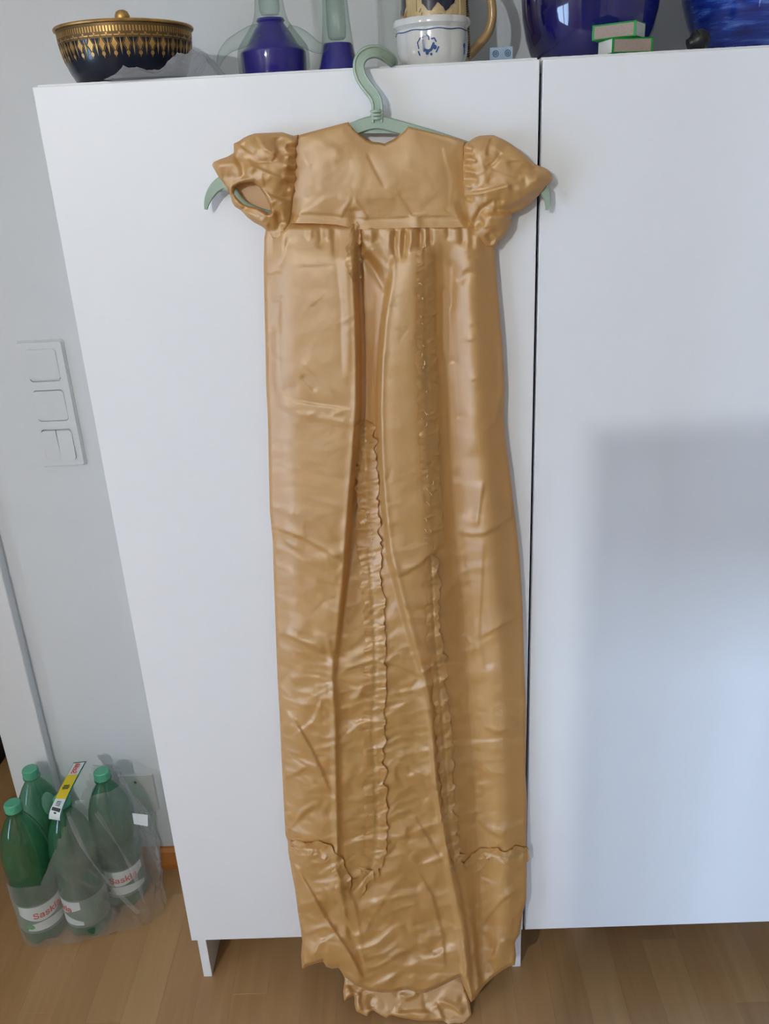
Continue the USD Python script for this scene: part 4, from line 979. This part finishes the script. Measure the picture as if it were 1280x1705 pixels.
def make_bottle(label, loc, rz):
    t = thing('water_bottle', label, 'bottle', loc, rz, group=None)
    obj('bottle_body', petal(lathe(B_PROF, 70)), pet, t, smooth=50)
    cp = []
    n = 60; a = np.linspace(0, 2 * np.pi, n, endpoint=False)
    cprof = [(.0150, .3062), (.0154, .3068), (.0154, .3195), (.0146, .3225), (.0125, .3240), (0, .3243)]
    c = lathe(cprof, n); v = np.array(c.vertices); aa = np.arctan2(v[:, 1], v[:, 0]); k = (v[:, 2] < .320) & (np.hypot(v[:, 0], v[:, 1]) > .014)
    v[k, :2] *= (1 + .02 * np.sign(np.cos(aa[k] * 30)))[:, None]
    obj('cap', trimesh.Trimesh(v, c.faces, process=False), cap_green, t, smooth=25)
    rf = lambda z: np.full_like(np.asarray(z, float), .0432)
    lb = obj('label', lathe([(.0436, .036), (.0437, .037), (.0437, .105), (.0436, .106)], 70), label_band, t, smooth=30)
    u = np.linspace(-.040, .062, 40)
    top = Polygon([(x, .103) for x in u] + [(x, .076 - .010 * math.cos((x - .004) / .030 * 1.3) + .0002 * 0) for x in u[::-1]])
    low_ = Polygon([(x, .064 - 5.0 * (x - .012) ** 2) for x in u if x > -.024] + [(x, .043 - .0 * x) for x in u[::-1] if x > -.030])
    obj('label_print', cat_(wrap(top, rf, .0006, .0002, (0, 0, 0), 0.0, .006), wrap(low_, rf, .0006, .0002, (0, 0, 0), 0.0, .006)), label_white, lb, smooth=30)
    m = meshkit.text_mesh(TEXT, .0135, .0002, bold=True)
    v, f = trimesh.remesh.subdivide_to_size(m.vertices, m.faces, .004, max_iter=10)
    v = v - [v[:, 0].min(), 0, 0]
    x = v[:, 0] - .012; z = .0745 + v[:, 1] + .06 * x; rr = .0432 + .0011 + v[:, 2]; an = x / .0432
    obj('brand_print', trimesh.Trimesh(np.stack([rr * np.cos(an), rr * np.sin(an), z], -1), f, process=False), print_red, lb, smooth=30)
    obj('label_spot', wrap(affinity.translate(affinity.scale(Point(0, 0).buffer(1, quad_segs=8), .0085, .0062), -.022, .054), rf, .0009, .0002, (0, 0, 0), 0.0, .005), label_green, lb, smooth=30)
    return t
def dup(root, loc, rz, label):
    r_ = thing(root.GetName(), label, 'bottle', loc, rz)
    r_.GetReferences().AddInternalReference(root.GetPath()); r_.SetInstanceable(True)
    return r_
BA, BB, BD, BE = (-.341, .140), (-.346, .237), (-.252, .150), (-.198, .222)
cam_a = lambda p: math.atan2(EYE[1] - p[1], EYE[0] - p[0])
bot = make_bottle('green water bottle at the front left of the shrink-wrapped pack, label towards the viewer', (*BA, 0), cam_a(BA) - 0.12)
dup(bot, (*BB, 0), 1.9, 'green water bottle directly behind the front left one, beside the door casing')
dup(bot, (*BD, 0), cam_a(BD) - 1.75, 'green water bottle under the lower end of the carrying strap')
dup(bot, (*BE, 0), cam_a(BE) - 0.45, 'green water bottle at the right of the pack, blurred behind the film')

pk = thing('shrink_wrap', 'hazy clear shrink wrap hanging loosely round the green bottles', 'shrink wrap', (-.25, .19, 0))
film = usdkit.material(stage, LK + 'shrink_film', {
    'g': ('texture_coordinate', {}), 'm': ('mapping', {'scale': (14.0, 14.0, 5.0)}), 'n': ('noise_texture', {'scale': 1.0, 'detail': 4.0, 'distortion': 1.5}),
    'mr': ('map_range', {'from_min': 0.35, 'from_max': 0.7, 'to_min': 0.05, 'to_max': 0.16, 'clamp': True}),
    'bn': ('noise_texture', {'scale': 55.0, 'detail': 3.0, 'distortion': 1.0}), 'b': ('bump', {'strength': 0.5, 'distance': 0.004}),
    'w': ('layer_weight', {'blend': 0.3}), 'ad': ('math', {'math_type': 'multiply_add', 'value2': 0.2}),
    't': ('transparent_bsdf', {'color': (0.96, 0.96, 0.95)}), 'p': ('principled_bsdf', {'base_color': srgb(206, 204, 200), 'roughness': 0.4, 'specular_ior_level': 0.3}), 'x': ('mix_closure', {}),
    'w2': ('layer_weight', {'blend': 0.5}), 'pw': ('math', {'math_type': 'power', 'value2': 4.0}), 'fr': ('math', {'math_type': 'multiply_add', 'value2': 0.4, 'value3': 0.06}), 'gg': ('glossy_bsdf', {'roughness': 0.10}), 'y': ('mix_closure', {})},
    [('g.object', 'm.vector'), ('m.vector', 'n.vector'), ('n.fac', 'mr.value'), ('w.facing', 'ad.value1'), ('mr.result', 'ad.value3'), ('ad.value', 'x.fac'), ('g.object', 'bn.vector'), ('bn.fac', 'b.height'), ('b.normal', 'p.normal'),
     ('t.BSDF', 'x.closure1'), ('p.BSDF', 'x.closure2'), ('b.normal', 'gg.normal'), ('w2.facing', 'pw.value1'), ('pw.value', 'fr.value1'), ('fr.value', 'y.fac'), ('x.closure', 'y.closure1'), ('gg.BSDF', 'y.closure2')], surface='y.closure')
zs = np.r_[.002, .012, np.linspace(.03, .24, 44), .262, .282, .300, .314, .322]
NA = 300
th_ = np.linspace(0, 2 * np.pi, NA, endpoint=False)
Vf = []
for z in zs:
    g = np.interp(z, [0, .05, .15, .22, .26, .30, .33], [.000, .001, .001, .001, -.004, -.012, -.022])
    circles = [Point(p).buffer(.046 + g) for p in (BA, BB, BD, BE)]
    ex = np.interp(z, [0, .06, .14, .22, .30, .33], [.052, .056, .062, .050, .030, .018])
    circles.append(Point(-.160, .185).buffer(ex))
    hull = shapely.union_all(circles).convex_hull
    c0 = np.array([-.245, .185])
    ringp = []
    for a_ in th_:
        ray = LineString([c0, c0 + np.array([math.cos(a_), math.sin(a_)]) * .4]).intersection(hull.exterior)
        q_ = np.array((ray.geoms[-1] if hasattr(ray, 'geoms') else ray).coords[0]); ringp.append(q_)
    ringp = np.array(ringp)
    d_ = ringp - c0; L_ = np.linalg.norm(d_, axis=1, keepdims=True); d_ /= L_
    k = np.clip((ringp[:, 0] + .29) / .12, 0.12, 1)[:, None]
    nn_ = meshkit.fbm(np.stack([ringp[:, 0] * 30, ringp[:, 1] * 30, np.full(NA, z * 14)], -1), 3, 2)[:, None] - .5
    n3_ = np.abs(meshkit.noise(np.stack([ringp[:, 0] * 60 + z * 40, ringp[:, 1] * 60, np.full(NA, z * 30)], -1), 12)[:, None] - .5)
    rp = ringp + d_ * k * (nn_ * .030 - n3_ * .020)
    if z > .315: rp = c0 + (rp - c0) * .93
    rp[:, 1] = np.minimum(rp[:, 1], DW - .019)
    zz = np.full(NA, z)
    if z < .02: zz = np.maximum(.0015, z + .012 * (nn_[:, 0] + .2) * k[:, 0])
    Vf.append(np.column_stack([rp, zz]))
Vf = np.array(Vf)
ni = len(zs)
i, j = np.meshgrid(np.arange(ni - 1), np.arange(NA), indexing='ij')
A_, B_, C_, D_ = i * NA + j, i * NA + (j + 1) % NA, (i + 1) * NA + (j + 1) % NA, (i + 1) * NA + j
fz = np.concatenate([np.stack([A_, B_, C_], -1).reshape(-1, 3), np.stack([A_, C_, D_], -1).reshape(-1, 3)])
flat = Vf.reshape(-1, 3)
ctr = flat[fz].mean(1)
keep = ~(ctr[:, 2] > .160 + 1.9 * np.clip(ctr[:, 0] + .305, 0, 1))
obj('film', trimesh.Trimesh(flat, fz[keep], process=False), film, pk, smooth=True, world=True)
# loose folds of film between the bottles and the open right-hand side
for k, pts in enumerate((((112, 1352, .118), (128, 1390, .105), (150, 1430, .100), (190, 1480, .108), (230, 1520, .115)), ((160, 1352, .135), (185, 1390, .125), (215, 1440, .122), (240, 1500, .125)))):
    p = smooth_curve(np.array([at(a, b, y) for a, b, y in pts]), 40)
    wv = .0028 * (1 + .5 * np.sin(np.linspace(0, 9, 40) + k))
    nv = np.stack([np.full(40, .4), np.full(40, -.9), np.full(40, .25)], -1)
    side_ = np.cross(np.gradient(p, axis=0), nv); side_ /= np.linalg.norm(side_, axis=1, keepdims=True)
    rows_ = [p + side_ * (wv * u)[:, None] + nv * (.004 * (1 - u * u)) for u in np.linspace(-1, 1, 7)]
    V_ = np.stack(rows_, 1).reshape(-1, 3)
    i, j = np.meshgrid(np.arange(39), np.arange(6), indexing='ij')
    q_ = np.stack([i * 7 + j, i * 7 + j + 1, (i + 1) * 7 + j + 1, (i + 1) * 7 + j], -1).reshape(-1, 4)
    obj('film_fold', (V_, q_), film, pk, smooth=True, world=True)
stp = np.array([at(a, b, .120) for a, b in ((220, 1354), (246, 1357), (246, 1376), (223, 1372))])
obj('sticker', cat_((stp, np.array([[0, 3, 2, 1]])), (stp + [0, .0006, 0], np.array([[0, 1, 2, 3]]))), label_white, pk, smooth=False, world=True, label='small white sticker')

# carrying strap
cs_px = [(133, 1268, .230), (127, 1279, .205), (113, 1305, .160), (101, 1330, .122), (93, 1349, .104), (91, 1366, .100)]
cp_ = smooth_curve(np.array([at(a, b, y) for a, b, y in cs_px]), 60)
cs = thing('carrying_strap', 'white and yellow carrying strap arched over the bottle pack', 'strap', cp_[30])
tdir = np.gradient(cp_, axis=0); tdir /= np.linalg.norm(tdir, axis=1, keepdims=True)
sd = np.array([1.0, -.12, 0.05]); sd = sd - (tdir @ sd)[:, None] * tdir; sd /= np.linalg.norm(sd, axis=1, keepdims=True)
nrm_ = np.cross(sd, tdir); nrm_ *= np.sign((nrm_ @ (EYE - cp_[30])))[:, None]
def ribbon(t0, t1, w0, w1, lift, thick=.0006):
    n = max(3, int((t1 - t0) * 59)); t = np.linspace(t0, t1, n) * 59
    P_ = np.stack([np.interp(t, np.arange(60), cp_[:, k]) for k in range(3)], -1); S_ = np.stack([np.interp(t, np.arange(60), sd[:, k]) for k in range(3)], -1); N_ = np.stack([np.interp(t, np.arange(60), nrm_[:, k]) for k in range(3)], -1)
    a, b = P_ + S_ * w0 + N_ * lift, P_ + S_ * w1 + N_ * lift
    V_ = np.stack([a, b, b - N_ * thick, a - N_ * thick], 1).reshape(-1, 3)
    i = np.arange(n - 1)[:, None]; q = []
    for k in range(4):
        q.append(np.hstack([i * 4 + k, i * 4 + (k + 1) % 4, (i + 1) * 4 + (k + 1) % 4, (i + 1) * 4 + k]))
    q.append(np.array([[3, 2, 1, 0], [n * 4 - 4, n * 4 - 3, n * 4 - 2, n * 4 - 1]]))
    m = trimesh.Trimesh(*meshkit.arrays((V_, np.vstack(q)))[:2], process=False); trimesh.repair.fix_normals(m)
    return m
WS = .0105
obj('strap_edge', ribbon(0, 1, -WS - .0012, WS + .0022, -.0004), strap_green, cs, smooth=30, world=True, label='dark green strap border')
obj('strap_band', ribbon(.06, .985, -WS, WS, .0002), label_white, cs, smooth=30, world=True)
obj('yellow_field', ribbon(.30, .66, -WS, WS, .0006), strap_yellow, cs, smooth=30, world=True, label='yellow printed field')
obj('strap_emblem', cat_(ribbon(.455, .475, -.0055, .0055, .0010), ribbon(.48, .50, -.0065, .0065, .0010), ribbon(.505, .52, -.0055, .0055, .0010)), plain('print_olive', srgb(96, 84, 20), 0.5), cs, smooth=30, world=True)
obj('strap_print', cat_(ribbon(.795, .845, -.0085, .0085, .0008), ribbon(.862, .885, -.0022, .0022, .0008), *[ribbon(.70 + k * .02, .708 + k * .02, -.0045, .0045, .0006, .0003) for k in range(4)]), print_black, cs, smooth=30, world=True, label='black printed block')
m = meshkit.text_mesh(TEXT, .0105, .0002, bold=True)
v = np.array(m.vertices); L_ = v[:, 0].max()
tt = .285 - (v[:, 0] / L_) * .20; ti = tt * 59
P_ = np.stack([np.interp(ti, np.arange(60), cp_[:, k]) for k in range(3)], -1); S_ = np.stack([np.interp(ti, np.arange(60), sd[:, k]) for k in range(3)], -1); N_ = np.stack([np.interp(ti, np.arange(60), nrm_[:, k]) for k in range(3)], -1)
obj('brand_print', trimesh.Trimesh(P_ - S_ * (.0052 - v[:, 1])[:, None] * -1 * -1 + N_ * (.0006 + v[:, 2])[:, None], m.faces, process=False), print_red, cs, smooth=False, world=True, label='red lettering')
#ENDBOT
